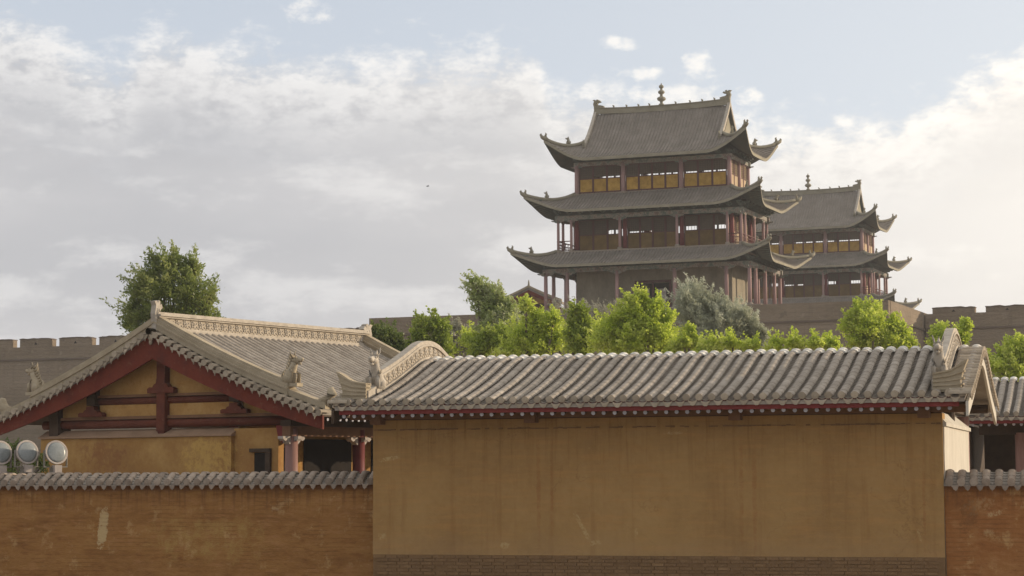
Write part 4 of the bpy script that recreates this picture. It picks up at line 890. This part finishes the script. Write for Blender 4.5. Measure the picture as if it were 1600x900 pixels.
def gate_tower(label):
    """origin at centre of plan, heights absolute in the first tower's frame (its z = 0 is the ground)"""
    cx, cy = 9.02, 5.05
    T = thing('gate_tower', label, 'gate tower', (PO[0] + cx * math.cos(R(PY)) + cy * math.sin(R(PY)), PO[1] - cx * math.sin(R(PY)) + cy * math.cos(R(PY)), 0), PY, 'gate towers on the fortress')
    b = MB(); b.box(-10.2, 10.2, -6.0, 6.0, 15.45, 15.93); b.build('stone_terrace', 'p_floor', T)
    Z1 = 15.93
    # ---- level 1: plastered core with veranda
    c1x = [-9.02, -7.05, -2.55, 2.55, 7.05, 9.02]; c1y = [-5.05, -3.1, 0, 3.1, 5.05]
    def column(x, y, z0, z1, r, m): b = MB(); b.smooth = True; b.lathe([(r * 1.0, 0), (r, (z1 - z0) * .6), (r * .9, z1 - z0)], 12); b.smooth = False; o = b.build('column', m, T, (x, y, z0)); q = MB(); q.lathe([(r * 1.7, 0), (r * 1.75, .12), (r * 1.3, .2)], 12); q.build('column_base', 'p_floor', o, (0, 0, 0)); return o
    for x in c1x:
        for y in c1y:
            if abs(x) > 9 or abs(y) > 5: column(x, y, Z1, 19.26, .17, 'colpink')
    b = MB(); b.box(-6.95, 6.95, -2.95, 2.95, Z1, 21.0); b.build('core_wall', 'p_wall', T)
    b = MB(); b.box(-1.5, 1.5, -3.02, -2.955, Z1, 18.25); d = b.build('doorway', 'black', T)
    b = MB(); b.box(-1.62, -1.45, -3.10, -3.025, Z1, 18.3); b.box(1.45, 1.62, -3.10, -3.025, Z1, 18.3); b.box(-1.62, 1.62, -3.10, -3.025, 18.302, 18.5); b.box(-.08, .08, -3.10, -3.025, Z1, 18.3); b.build('frame', 'p_frame', d)
    for x in (-.75, .75): b = MB(); b.box(x - .42, x + .42, -3.06, -3.025, Z1 + .1, 17.75); b.build('pale_leaf', 'corbel', d)
    arch_beam(T, 9.02, 5.05, 19.26, 19.60)
    for s in (0, 2): corbels(T, s, c1x, 5.05, 19.26)
    for s in (1, 3): corbels(T, s, c1y, 9.02, 19.26, .6)
    # ---- level 2: gallery
    Z2 = 21.05; c2x = [-8.15, -6.95, -2.55, 2.55, 6.95, 8.15]; c2y = [-4.2, -3.0, 0, 3.0, 4.2]
    b = MB(); b.box(-8.4, 8.4, -4.45, 4.45, 20.98, 21.16); b.build('gallery_floor', 'p_floor', T)
    for x in c2x:
        for y in c2y:
            if abs(x) > 8 or abs(y) > 4: column(x, y, 21.16, 23.9, .125, 'colpink')
    for x in c2x[1:-1]:
        for y in (-2.95, 2.95): column(x + .05, y, 21.16, 24.2, .19, 'coldeepred')
    for y in (0,): column(6.9, y, 21.16, 24.2, .19, 'coldeepred'); column(-6.9, y, 21.16, 24.2, .19, 'coldeepred')
    arch_beam(T, 8.15, 4.2, 23.9, 24.26, .2)
    for s in (0, 2): corbels(T, s, c2x, 4.2, 23.9, .62, .26)
    for s in (1, 3): corbels(T, s, c2y, 8.15, 23.9, .5, .26)
    bays = ((-6.7, -2.78, 3, (2,)), (-2.3, 2.28, 4, (0, 1)), (2.8, 6.72, 3, (0, 2)))
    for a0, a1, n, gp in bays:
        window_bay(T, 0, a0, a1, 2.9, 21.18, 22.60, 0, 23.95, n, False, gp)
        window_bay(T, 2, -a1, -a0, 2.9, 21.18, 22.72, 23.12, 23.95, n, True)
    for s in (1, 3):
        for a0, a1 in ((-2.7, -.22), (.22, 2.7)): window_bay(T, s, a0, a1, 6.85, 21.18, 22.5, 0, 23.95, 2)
    b = MB(); b.box(-7.0, 7.0, -3.0, 3.0, 24.0, 24.25); b.build('ceiling', 'p_under', T)
    # railings
    def rail(x0, y0, x1, y1):
        L = math.hypot(x1 - x0, y1 - y0); ang = math.atan2(y1 - y0, x1 - x0); b = MB()
        b.box(0, L, -.04, .04, 22.02, 22.10); b.box(0, L, -.03, .03, 21.75, 21.80); b.box(0, L, -.03, .03, 21.26, 21.31); n = max(3, int(L / .28))
        for i in range(n + 1): b.box(L * i / n - .018, L * i / n + .018, -.02, .02, 21.31, 21.75 if i % 2 else 22.02)
        for i in range(n): b.box(L * (i + .3) / n, L * (i + .7) / n, -.018, .018, 21.50, 21.55)
        b.build('railing', 'p_frame', T, (x0, y0, 0), ang)
    for (xa, xb) in ((-8.15, -6.95), (6.95, 8.15)):
        rail(xa, -4.2, xb, -4.2); rail(xa, 4.2, xb, 4.2)
    for ya, yb in zip(c2y, c2y[1:]): rail(8.15, ya, 8.15, yb); rail(-8.15, ya, -8.15, yb)
    # ---- level 3
    Z3 = 26.2; c3x = [-6.85, -2.6, 2.6, 6.85]; c3y = [-2.95, 0, 2.95]
    b = MB(); b.box(-6.9, 6.9, -3.0, 3.0, 26.12, 26.28); b.build('upper_floor', 'p_floor', T)
    for x in c3x:
        for y in c3y:
            if abs(x) > 6.5 or abs(y) > 2.5: column(x, y, 26.1, 28.75, .20, 'colpink')
    for (a0, a1, n, gp) in ((-6.62, -2.82, 3, (1, 2)), (-2.38, 2.38, 4, (1, 2, 3)), (2.82, 6.62, 3, (0, 1, 2))):
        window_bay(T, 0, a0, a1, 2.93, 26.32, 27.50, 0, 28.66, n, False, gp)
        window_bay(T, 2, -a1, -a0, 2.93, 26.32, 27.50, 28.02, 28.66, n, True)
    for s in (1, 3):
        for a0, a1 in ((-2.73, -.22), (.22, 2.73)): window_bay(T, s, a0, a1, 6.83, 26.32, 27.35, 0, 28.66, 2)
    arch_beam(T, 6.85, 2.95, 28.66, 29.0, .26)
    for s in (0, 2): corbels(T, s, c3x, 2.95, 28.66, .55, .2)
    # ---- skirt roofs
    for (ax, ay, D, ze, zin, lf, hx, hy, za) in ((8.30, 4.35, 2.45, 19.80, 21.10, 1.20, 9.02, 5.05, 19.67), (7.0, 3.1, 2.85, 24.58, 26.18, 1.30, 8.15, 4.2, 24.33)):
        pt = skirt(ax, ay, D, ze, zin, 0, lf, .60, 3.6)
        t_, u_, e_, r_ = skirt_meshes(pt, ax, ay, D)
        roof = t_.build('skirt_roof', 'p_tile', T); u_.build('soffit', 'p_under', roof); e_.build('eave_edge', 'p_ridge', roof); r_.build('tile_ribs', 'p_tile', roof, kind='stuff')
        # little rafter ends under the eave
        rf = MB()
        for side in range(4):
            A = (ax if side in (0, 2) else ay) + D; a = -A + .2
            while a < A - .1:
                p = Vector(pt(side, a, D - .12)); q = Vector(pt(side, a * .97, D - 1.0)); rf.tube([p - Vector((0, 0, .24)), q - Vector((0, 0, .24))], .05, 4); a += .3
        rf.build('rafters', 'p_green', roof, kind='stuff')
        # hip ridges with curled tips and beasts
        for sx, sy in ((1, 1), (1, -1), (-1, 1), (-1, -1)):
            h = MB(); h.smooth = True; path = []
            side = 0 if sy < 0 else 2
            for j in range(9):
                d = D * j / 8; a = ax + d; p = pt(side, (a if side == 0 else -a) * sx, d); path.append((p[0], p[1], p[2] + .10))
            h.tube(path, [.17] * 9, 6); q = path[-1]; tip_curl(h, q, .707 * sx, .707 * sy); hr = h.build('hip_ridge', 'p_ridge', T)
            w = path[5]; put('roof_beast', dragon(.55, 1).mesh('roof_beast', 'p_ridge'), hr, (w[0], w[1], w[2] + .15), math.atan2(-sy, -sx) if True else 0)
        # brackets between the plate and the eave
        bm_ = bracket_mesh(.42, .75).mesh('bracket', 'p_green')
        zb = za + .0
        def row(side, A, dist, step):
            n = int(round(2 * A / step))
            for i in range(n + 1):
                a = -A + 2 * A * i / n; loc, rz = {0: ((a, -dist, zb), 0), 1: ((dist, a, zb), R(90)), 2: ((a, dist, zb), R(180)), 3: ((-dist, a, zb), R(-90))}[side]
                put('bracket', bm_, roof, loc, rz)
        row(0, hx, hy, 1.0); row(1, hy, hx, 1.0)
        b = MB(); b.box(-hx - .02, hx + .02, -hy - .0, -hy + .08, zb, zb + .5); b.box(hx - .08, hx, -hy + .1, hy, zb, zb + .5); b.box(-hx, -hx + .08, -hy + .1, hy, zb, zb + .5); b.box(-hx, hx, hy - .08, hy, zb, zb + .5); b.build('bracket_backing', 'p_under', roof)
    # ---- top hip-and-gable roof
    Dn = 5.05; bx, by = 6.85 + 1.85, 5.05; ze = 29.12; Hh = 4.55; GX = 5.95
    def zp(e): t = e / Dn; return ze + Hh * (.30 * t + .70 * t ** 1.75)
    Lc = 3.3; lf = 1.75; fl_ = .30
    def pt3(side, a, e):      # e: distance inwards from the eave
        A = bx if side in (0, 2) else by; q = max(0, (abs(a) - (A - Lc)) / Lc); k = max(0, 1 - e / 3.2) ** 1.6
        up_ = lf * q ** 1.75 * max(0, 1 - e / 3.2) ** .4; f_ = fl_ * q ** 2 * k; u = a + math.copysign(f_, a) * min(1, abs(a) / max(.01, A - e)) ** 6
        z = zp(e) + up_
        if side == 0: return (u, -(by - e) - f_, z)
        if side == 1: return ((bx - e) + f_, u, z)
        if side == 2: return (-u, (by - e) + f_, z)
        return (-(bx - e) - f_, -u, z)
    top = MB(); top.smooth = True; und = MB(); edge = MB(); rib = MB(); rib.smooth = True
    GE = bx - GX
    for side in range(4):
        A = bx if side in (0, 2) else by; emax = Dn if side in (0, 2) else GE; ne = 14; na = 40; g = []; g2 = []
        for i in range(ne + 1):
            e = emax * i / ne; half = max(A - e, GX + .25 if side in (0, 2) else by - e) if e > GE - .3 and side in (0, 2) else A - e
            for k in range(na + 1):
                s = -1 + 2 * k / na; s = math.copysign(1 - (1 - abs(s)) ** 1.25, s); p = pt3(side, s * half, e); g.append(p); g2.append((p[0], p[1], p[2] - .26))
        fs = [(i * (na + 1) + k, i * (na + 1) + k + 1, (i + 1) * (na + 1) + k + 1, (i + 1) * (na + 1) + k) for i in range(ne) for k in range(na)]
        top.add(g, fs); und.add(g2, fs); edge.add(g[:na + 1] + g2[:na + 1], [(k, k + 1, na + 2 + k, na + 1 + k) for k in range(na)])
        a = -A + .15
        while a < A - .1:
            elim = min(A - abs(a), emax) if (abs(a) > GX + .2 or side in (1, 3)) else Dn
            if elim > .2: rib.tube([(lambda p: (p[0], p[1], p[2] + .01))(pt3(side, a, elim * j / 8)) for j in range(9)], .05, 5)
            a += .3
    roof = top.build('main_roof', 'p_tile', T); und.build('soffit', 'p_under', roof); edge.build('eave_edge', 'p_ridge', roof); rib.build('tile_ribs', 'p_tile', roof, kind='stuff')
    zr_ = zp(Dn)
    n = 20; X_ = [-GX - .25 + (2 * GX + .5) * i / n for i in range(n + 1)]
    rz_ = lambda x: zr_ + .16 * (abs(x) / GX) ** 2.5
    m_ = MB(); m_.strip([(x, rz_(x) + .36) for x in X_], [(x, rz_(x) - .1) for x in X_], -.14, .14, 'y'); m_.strip([(x, rz_(x) + .44) for x in X_], [(x, rz_(x) + .362) for x in X_], -.2, .2, 'y'); ridge = m_.build('main_ridge', 'p_ridge', T)
    cw_ = chiwen(1.05, .55, .3).mesh('ridge_dragon', 'p_ridge')
    put('ridge_dragon', cw_, ridge, (-GX, 0, rz_(GX) + .1)); put('ridge_dragon', cw_, ridge, (GX, 0, rz_(GX) + .1), math.pi)
    sb = MB(); sb.ball((0, 0, .12), (.09, .05, .11), 6, 4); sb.ball((-.07, 0, .22), (.06, .045, .05), 6, 4); sbm = sb.mesh('ridge_bird', 'p_ridge')
    for x in (-4.4, -3.2, -2.1, -1.1, 1.3, 2.6, 3.7, 4.8): put('ridge_bird', sbm, ridge, (x, 0, rz_(x) + .42))
    f = MB(); f.smooth = True; f.lathe([(.26, 0), (.24, .12), (.13, .2), (.13, .34), (.34, .46), (.40, .58), (.34, .70), (.14, .80), (.12, .98), (.27, 1.08), (.30, 1.18), (.26, 1.28), (.11, 1.36), (.10, 1.50), (.20, 1.58), (.22, 1.68), (.17, 1.78), (.06, 1.84), (.03, 1.98)], 12, (0, 0, zr_ + .4)); f.build('finial', 'p_ridge', ridge)
    for sx in (1, -1):
        b = MB(); yy = [(-(by - e), zp(e)) for e in np.linspace(GE, Dn, 8)]; pts = [(y, z - .12) for y, z in yy] + [(-y, z - .12) for y, z in yy[::-1]]
        b.prism([(float(y), float(z)) for y, z in pts], sx * (GX - .12), sx * (GX - .02), 'x'); b.build('gable_infill', 'p_ridge', roof)
        for sy in (1, -1):
            es = [GE - .9 + (Dn - GE + .9) * j / 10 for j in range(11)]
            v = MB(); v.strip([(sy * (by - e) * -1, zp(e) + .40) for e in es], [(sy * (by - e) * -1, zp(e) - .02) for e in es], sx * (GX + .02), sx * (GX + .28), 'x'); vo = v.build('gable_ridge', 'ridge', T)
            e = es[0]; put('gable_beast', dragon(.6, 2).mesh('gable_beast', 'p_ridge'), vo, (sx * (GX + .14), -sy * (by - e) , zp(e) + .2), R(90) * sy)
            h = MB(); h.smooth = True; path = []; side = 0 if sy < 0 else 2
            for j in range(9):
                e = GE * (1 - j / 8); a = (bx - e) * sx; p = pt3(side, a if side == 0 else -a, e); path.append((p[0], p[1], p[2] + .10))
            h.tube(path, [.17] * 9, 6); tip_curl(h, path[-1], .707 * sx, .707 * sy, .66); hr = h.build('hip_ridge', 'p_ridge', T)
            w = path[4]; put('roof_beast', dragon(.6, 1).mesh('roof_beast', 'p_ridge'), hr, (w[0], w[1], w[2] + .15), math.atan2(-sy, -sx))
    bm_ = bracket_mesh(.30, .5).mesh('bracket', 'p_green')
    for i in range(15):
        a = -6.85 + 13.7 * i / 14; put('bracket', bm_, roof, (a, -2.95, 29.06))
    for i in range(7): a = -2.95 + 5.9 * i / 6; put('bracket', bm_, roof, (6.85, a, 29.06), R(90))
    b = MB(); b.box(-6.9, 6.9, -2.95, 2.95, 29.08, 29.3); b.build('ceiling', 'p_under', T)
    return T
tower = gate_tower('nearer three-tiered wooden gate tower, large and central, with mustard window boards')
def copy_tree(o, parent=None, skip=()):
    c = o.copy(); COL.objects.link(c); c.parent = parent
    for ch in list(o.children): copy_tree(ch, c)
    return c
t2 = copy_tree(tower); t2['label'] = 'farther gate tower partly hidden behind the nearer one, at right'
cx, cy = -2.35, 2.95
t2.location = (35.884 + cx * math.cos(R(PY)) + cy * math.sin(R(PY)), 242 - cx * math.sin(R(PY)) + cy * math.cos(R(PY)), .82)

# small gabled house on the rampart left of the tower
S = thing('rampart_house', 'small red-gabled house on the rampart, left of the near tower', 'building', local(tower, -17.6, 13.5, 0), 12)
b = MB(); b.box(-2.4, 2.4, 0, 5, 15.5, 18.1); b.build('wall', 'red', S)
b = MB(); b.prism([(-2.5, 18.1), (2.5, 18.1), (0, 19.25)], -.05, .3, 'y'); b.build('gable_panel', 'ochre_panel', S)
b = MB(); b.strip([(x, 19.78 - .50 * abs(x) + .02 * x * x) for x in np.linspace(-3.2, 3.2, 13)], [(x, 19.55 - .50 * abs(x) + .02 * x * x) for x in np.linspace(-3.2, 3.2, 13)], -.7, 5.6, 'y'); rf = b.build('roof', 'p_tile', S)
b = MB(); b.strip([(x, 20.0 - .50 * abs(x) + .02 * x * x) for x in np.linspace(-3.2, 3.2, 13)], [(x, 19.785 - .50 * abs(x) + .02 * x * x) for x in np.linspace(-3.2, 3.2, 13)], -.75, -.45, 'y'); b.build('verge_ridge', 'vergeridge', rf)
b = MB(); b.strip([(x, 19.55 - .50 * abs(x) + .02 * x * x) for x in np.linspace(-3.1, 3.1, 13)], [(x, 19.15 - .47 * abs(x) + .02 * x * x) for x in np.linspace(-3.1, 3.1, 13)], -.68, -.6, 'y'); b.build('barge_board', 'red', S)
b = MB(); b.tube([(0, -.6, 19.9), (0, -.6, 20.25), (0, -.62, 20.5)], [.12, .08, .03], 7); b.build('finial', 'p_ridge', rf)
b = MB(); b.box(-2.6, 2.6, -.1, .1, 18.0, 18.25); b.box(-.1, .1, -.15, -.05, 18.25, 19.3); b.build('tie_beam', 'darkwood', S)

# ------------------------------------------------------------------ trees
def pix(px, py, Yd):
    d = rt * ((px - 800) / FPX) + up * ((450 - py) / FPX) + fw; t = Yd / d.y; return Vector((d.x * t, Yd, EYE + d.z * t))
def tree(name, label, Yd, lobes, leafm, n_, size=(.16, .05), lean=-.25, seed=0, group='trees below the fortress', cat='tree', depthk=.9, spiky=0.0, trunk=True):
    """lobes: (px, py, rx, ry) outlines of leaf masses; each becomes an uneven clump of real leaves at depth Yd"""
    r = np.random.RandomState(seed); k = Yd / FPX; n = int(n_ * .80)
    cs = []
    for i, (px, py, rx, ry) in enumerate(lobes):
        c = pix(px, py, Yd); c.y += r.uniform(-.6, .6) * max(rx, 12) * k * depthk; cs.append((c, rx * k, ry * k))
    cxm = sum(c.x for c, _, _ in cs) / len(cs); base = Vector((cxm - lean * 2, Yd, 0))
    T = thing(name, label, cat, tuple(base), 0, group)
    # trunk and limbs
    b = MB(); b.smooth = True; zmin = min(c.z - ry for c, rx, ry in cs); top = max(c.z for c, _, _ in cs)
    fork = Vector((cxm - base.x + lean * .3, 0, max(1.0, zmin * .75)))
    b.tube([(0, 0, -.1), fork * .5 + Vector((.05, 0, 0)), fork], [.24, .19, .15], 9); b.build('trunk', 'bark', T)
    lm = MB(); lm.smooth = True
    for c, rx, ry in cs:
        q = c - base; mid = fork.lerp(q, .5) + Vector((r.uniform(-.3, .3), r.uniform(-.3, .3), -.2)); lm.tube([fork, mid, q, q + Vector((lean * ry, 0, ry * .7))], [.10, .065, .035, .012], 6)
        for _ in range(3):
            u = q + Vector((r.uniform(-1, 1) * rx * .8, r.uniform(-1, 1) * rx * .6, r.uniform(-.2, .9) * ry)); lm.tube([q, q.lerp(u, .6) + Vector((0, 0, .1)), u], [.03, .02, .008], 5)
    lm.build('limbs', 'bark', T)
    tot = sum(rx * ry for _, rx, ry in cs); V = []; A_ = []
    for ci, (c, rx, ry) in enumerate(cs):
        m = max(60, int(n * rx * ry / tot))
        # leafy plumes leave the middle of the lobe and sweep outwards and with the wind; gaps stay open between them
        big_ = max(rx, ry); npl = int(min(60, 20 + 16 * big_)); S3 = np.array([rx, rx * depthk, ry])
        a = r.normal(size=(npl, 3)); a[:, 2] = a[:, 2] * .9 + .25; a /= np.linalg.norm(a, axis=1)[:, None]
        st = (r.rand(npl, 1) * .45) * a * S3 + r.normal(size=(npl, 3)) * .12 * S3
        wind = np.array([lean * (1.0 + spiky), 0, .35 + .45 * spiky]); dr_ = a + wind * .75 + r.normal(size=(npl, 3)) * .25; dr_ /= np.linalg.norm(dr_, axis=1)[:, None]
        ln = (.38 + .72 * r.rand(npl, 1) ** 1.5) * S3.mean() * (1.0 + .42 * spiky)
        w_ = r.rand(npl) + .35; idx = r.choice(npl, m, p=w_ / w_.sum()); t = r.rand(m, 1) ** .85
        sg = .03 + (.05 + .125 * np.sin(np.pi * np.clip(t, 0, 1) ** .75)) * min(rx, ry) * (1.05 - .25 * min(1, spiky))
        p = st[idx] + dr_[idx] * ln[idx] * t + r.normal(size=(m, 3)) * sg + np.array([lean, 0, -.15]) * (t ** 2) * ln[idx] * .35
        nf = int(m * .12); p[:nf] = r.normal(size=(nf, 3)) * S3 * .42
        nsh = 7; ns2 = int(m * .17); sa = r.normal(size=(nsh, 3)) * .55 + np.array([lean * .6, 0, .9]); sa /= np.linalg.norm(sa, axis=1)[:, None]
        sl2 = (.70 + .65 * r.rand(nsh, 1)) * (1 + .3 * min(1, spiky)) * S3.mean(); pk = r.randint(0, nsh, ns2); tt = r.rand(ns2, 1)
        p[nf:nf + ns2] = (sa * S3 * .45)[pk] + (sa + np.array([lean * .5, 0, .3]))[pk] * sl2[pk] * tt + np.array([lean, 0, -.1]) * tt ** 2 * sl2[pk] * .5 + r.normal(size=(ns2, 3)) * (.03 + .07 * (1 - tt)) * (.5 + min(rx, ry))
        A_.append(dr_[idx]); V.append(p + np.array(c - base))
    P = np.concatenate(V); m = len(P)
    # leaf axes: droop / wind direction plus randomness
    ax = r.normal(size=(m, 3)) * (.55 - .2 * min(1, spiky)) + np.concatenate(A_); ax /= np.linalg.norm(ax, axis=1)[:, None]
    sd = np.cross(ax, r.normal(size=(m, 3))); sd /= np.linalg.norm(sd, axis=1)[:, None]
    L = size[0] * .88 * r.uniform(.5, 1.3, (m, 1)); Wd = size[1] * .68 * r.uniform(.7, 1.3, (m, 1))
    v = np.stack([P - ax * L * .5, P + sd * Wd, P + ax * L * .5, P - sd * Wd], 1).reshape(-1, 3)
    me = bpy.data.meshes.new('crown'); me.vertices.add(4 * m); me.vertices.foreach_set('co', v.ravel()); me.loops.add(4 * m); me.loops.foreach_set('vertex_index', np.arange(4 * m)); me.polygons.add(m); me.polygons.foreach_set('loop_start', np.arange(m) * 4); me.polygons.foreach_set('loop_total', np.full(m, 4)); me.update(); me.validate(); me.materials.append(M[leafm])
    put('crown', me, T); return T

tree('windswept_elm', 'tall dark olive windswept tree rising behind the gabled hall roof', 88,
     [(268, 425, 26, 22), (300, 430, 22, 24), (240, 438, 20, 22), (222, 462, 22, 22), (258, 460, 34, 28), (300, 468, 34, 34), (322, 490, 22, 24), (212, 490, 18, 20), (240, 495, 30, 26), (282, 505, 40, 28), (205, 508, 14, 14), (335, 500, 14, 10), (243, 408, 10, 10), (272, 405, 9, 12), (302, 414, 9, 10), (330, 465, 12, 14), (250, 540, 50, 30), (300, 540, 40, 28)],
     'elm', 42000, (.19, .045), -.34, 1, None, spiky=1.0)
tree('shaded_bush', 'dark green bush behind the floodlights at the left edge', 50, [(22, 722, 18, 16), (64, 728, 10, 12), (2, 712, 14, 18), (28, 700, 9, 9)], 'dark', 3500, (.09, .035), -.1, 20, None, cat='bush')
tree('dark_bush', 'dark green bushy tree just right of the ridge beast, below rampart', 85, [(588, 525, 15, 14), (606, 528, 18, 18), (596, 545, 24, 18), (578, 548, 16, 14), (620, 545, 14, 16), (630, 560, 18, 14)], 'dark', 12000, (.15, .06), -.1, 2)
tree('green_tree', 'mid-green rounded tree between dark bush and grey willow, below rampart', 86, [(660, 510, 15, 14), (682, 512, 16, 17), (656, 528, 16, 14), (690, 530, 15, 20), (670, 545, 22, 16), (692, 552, 16, 16), (640, 550, 14, 12)], 'green', 15000, (.14, .06), -.1, 3)
tree('grey_willow', 'grey-leaved willow leaning left beside the tall pale poplar', 95, [(715, 520, 10, 16), (726, 530, 14, 18), (738, 545, 18, 16), (712, 545, 12, 14), (755, 540, 14, 16)], 'grey', 12000, (.2, .035), -.4, 4, spiky=1)
tree('leaning_poplar', 'tall poplar leaning left with pale silvery leaf backs, left of tower', 92, [(745, 444, 13, 9), (757, 455, 24, 15), (778, 463, 14, 13), (765, 470, 27, 14), (748, 467, 13, 10), (785, 482, 20, 16), (770, 490, 24, 14), (800, 488, 14, 14), (808, 505, 18, 14), (790, 505, 22, 14), (770, 512, 26, 14), (790, 525, 30, 14), (815, 522, 14, 14)], 'poplar', 26000, (.15, .06), -.5, 5, spiky=.4)
tree('olive_bush', 'olive-green bush at the foot of the leaning poplar', 84, [(762, 530, 20, 14), (785, 535, 22, 14), (750, 548, 22, 10), (805, 545, 20, 14)], 'green', 10000, (.14, .055), -.1, 6)
tree('lime_tree', 'lime-green tree between the poplar and the dark upright tree', 80, [(822, 478, 12, 10), (836, 500, 16, 14), (815, 530, 22, 18), (848, 515, 20, 18), (870, 530, 22, 20), (840, 545, 30, 14), (790, 550, 24, 10), (866, 500, 12, 12)], 'lime', 17000, (.13, .055), -.15, 7)
tree('upright_dark_tree', 'narrow darker green tree in front of the tower base', 78, [(905, 487, 12, 12), (903, 505, 16, 16), (915, 520, 16, 16), (900, 530, 20, 16), (912, 545, 22, 14)], 'green', 12000, (.13, .055), -.1, 8)
tree('tall_lime_tree', 'tallest lime-green tree, covering the tower doorway', 76, [(1002, 466, 12, 12), (992, 480, 18, 14), (1022, 482, 18, 14), (975, 495, 18, 14), (1005, 500, 28, 16), (1040, 500, 16, 16), (960, 512, 22, 16), (990, 525, 34, 18), (1030, 525, 30, 18), (945, 535, 26, 16), (985, 545, 34, 14), (1045, 545, 26, 12)], 'lime', 30000, (.13, .055), -.15, 9, spiky=.2)
tree('silver_olive_tree', 'silvery grey-green oleaster with feathery crown below the tower corner', 88, [(1082, 462, 16, 14), (1072, 482, 20, 18), (1105, 478, 20, 18), (1130, 490, 22, 16), (1095, 505, 30, 18), (1135, 510, 28, 18), (1160, 500, 18, 14), (1172, 518, 22, 14), (1192, 525, 14, 14), (1110, 530, 34, 18), (1160, 535, 34, 16), (1192, 545, 16, 12)], 'silver', 42000, (.24, .028), -.3, 10, spiky=1.1)
tree('small_lime_tree', 'small bright lime sapling beside the silver oleaster', 74, [(1078, 520, 9, 10), (1068, 538, 14, 12), (1090, 540, 16, 10), (1055, 548, 16, 10)], 'lime', 7000, (.12, .05), -.1, 11)
tree('low_lime_shrub', 'low lime shrub showing just above the ridge under silver oleaster', 72, [(1115, 540, 20, 8), (1145, 537, 20, 10), (1175, 542, 20, 8), (1210, 540, 20, 8), (1100, 550, 20, 8)], 'lime', 7000, (.12, .05), -.1, 12, cat='shrub')
tree('low_green_shrub', 'low lime shrub peeping over the roof left of the broad lime tree', 72, [(1245, 538, 22, 7), (1275, 536, 18, 7), (1300, 540, 16, 8)], 'lime', 4500, (.12, .05), -.1, 13, cat='shrub')
tree('broad_lime_tree', 'broad lime-green tree in front of the lit platform corner', 84, [(1340, 490, 16, 12), (1365, 490, 18, 14), (1330, 508, 18, 14), (1360, 515, 30, 16), (1395, 510, 18, 12), (1412, 520, 16, 12), (1345, 535, 26, 14), (1390, 535, 30, 12), (1422, 538, 14, 10)], 'lime', 22000, (.13, .055), -.2, 14)
tree('ridge_lime_tree', 'lime tree seen around the right-hand arched verge ridge', 82, [(1470, 518, 14, 10), (1460, 535, 14, 12), (1508, 510, 9, 12), (1500, 530, 16, 14), (1480, 540, 16, 10)], 'lime', 8000, (.13, .05), -.2, 15)
tree('edge_lime_tree', 'large lime-green tree at the right edge above the tiled roof', 78, [(1592, 540, 14, 12), (1575, 555, 22, 14), (1600, 562, 24, 20), (1560, 575, 26, 14), (1540, 565, 10, 12), (1590, 585, 30, 14), (1630, 560, 22, 20)], 'lime', 18000, (.13, .055), -.2, 16)
tree('mixed_thicket', 'low yellow-green thicket filling the gap beneath poplar and tower terrace', 90, [(700, 548, 22, 12), (735, 535, 20, 14), (770, 545, 26, 14), (805, 530, 20, 18), (835, 535, 26, 18), (870, 512, 18, 16), (885, 540, 26, 16), (935, 520, 20, 18), (955, 540, 26, 16), (1010, 540, 26, 16), (1060, 535, 26, 14), (1110, 545, 30, 12)], 'lime', 26000, (.13, .05), -.2, 21, spiky=.3)
tree('pale_bush', 'pale green bush by the small rampart house', 150, [(822, 476, 8, 7), (815, 486, 10, 8), (832, 488, 8, 6)], 'green', 3000, (.2, .07), -.2, 17, cat='shrub')
tree('grey_scrub', 'greyish twiggy scrub along the foot of the tower terrace', 150, [(868, 482, 12, 7), (890, 492, 22, 8), (930, 488, 20, 9), (963, 482, 8, 12), (950, 496, 24, 8), (985, 492, 18, 8)], 'grey', 8000, (.22, .03), -.3, 18, cat='shrub', spiky=.8)

# ------------------------------------------------------------------ bird
p = pix(668, 291, 160); b = MB(); b.smooth = True
b.tube([(-.11, 0, 0), (-.04, 0, .005), (.04, 0, .0), (.13, 0, 0)], [.01, .035, .03, .006], 7); b.smooth = False
b.add([(-.03, 0, .015), (.04, 0, .015), (.07, -.2, .08), (.01, -.14, .07), (.07, .2, .08), (.01, .14, .07)], [(0, 1, 2, 3), (0, 5, 4, 1)])
o = b.build('bird', 'bird', None, tuple(p), R(20)); tag(o, 'tiny dark bird flying in the grey cloud left of the tower', 'bird')

# ------------------------------------------------------------------ thin dusty air
hm = bpy.data.materials.new('dusty_air'); hm.use_nodes = True; ht = hm.node_tree; ht.nodes.clear()
pv = ht.nodes.new('ShaderNodeVolumePrincipled'); pv.inputs['Color'].default_value = (.95, .95, .96, 1); pv.inputs['Density'].default_value = .00032; pv.inputs['Anisotropy'].default_value = .2
ho = ht.nodes.new('ShaderNodeOutputMaterial'); ht.links.new(pv.outputs[0], ho.inputs['Volume'])
b = MB(); b.box(-420, 420, -60, 620, -1, 45); M['haze'] = hm; hz_ = b.build('haze', 'haze'); hz_['kind'] = 'stuff'
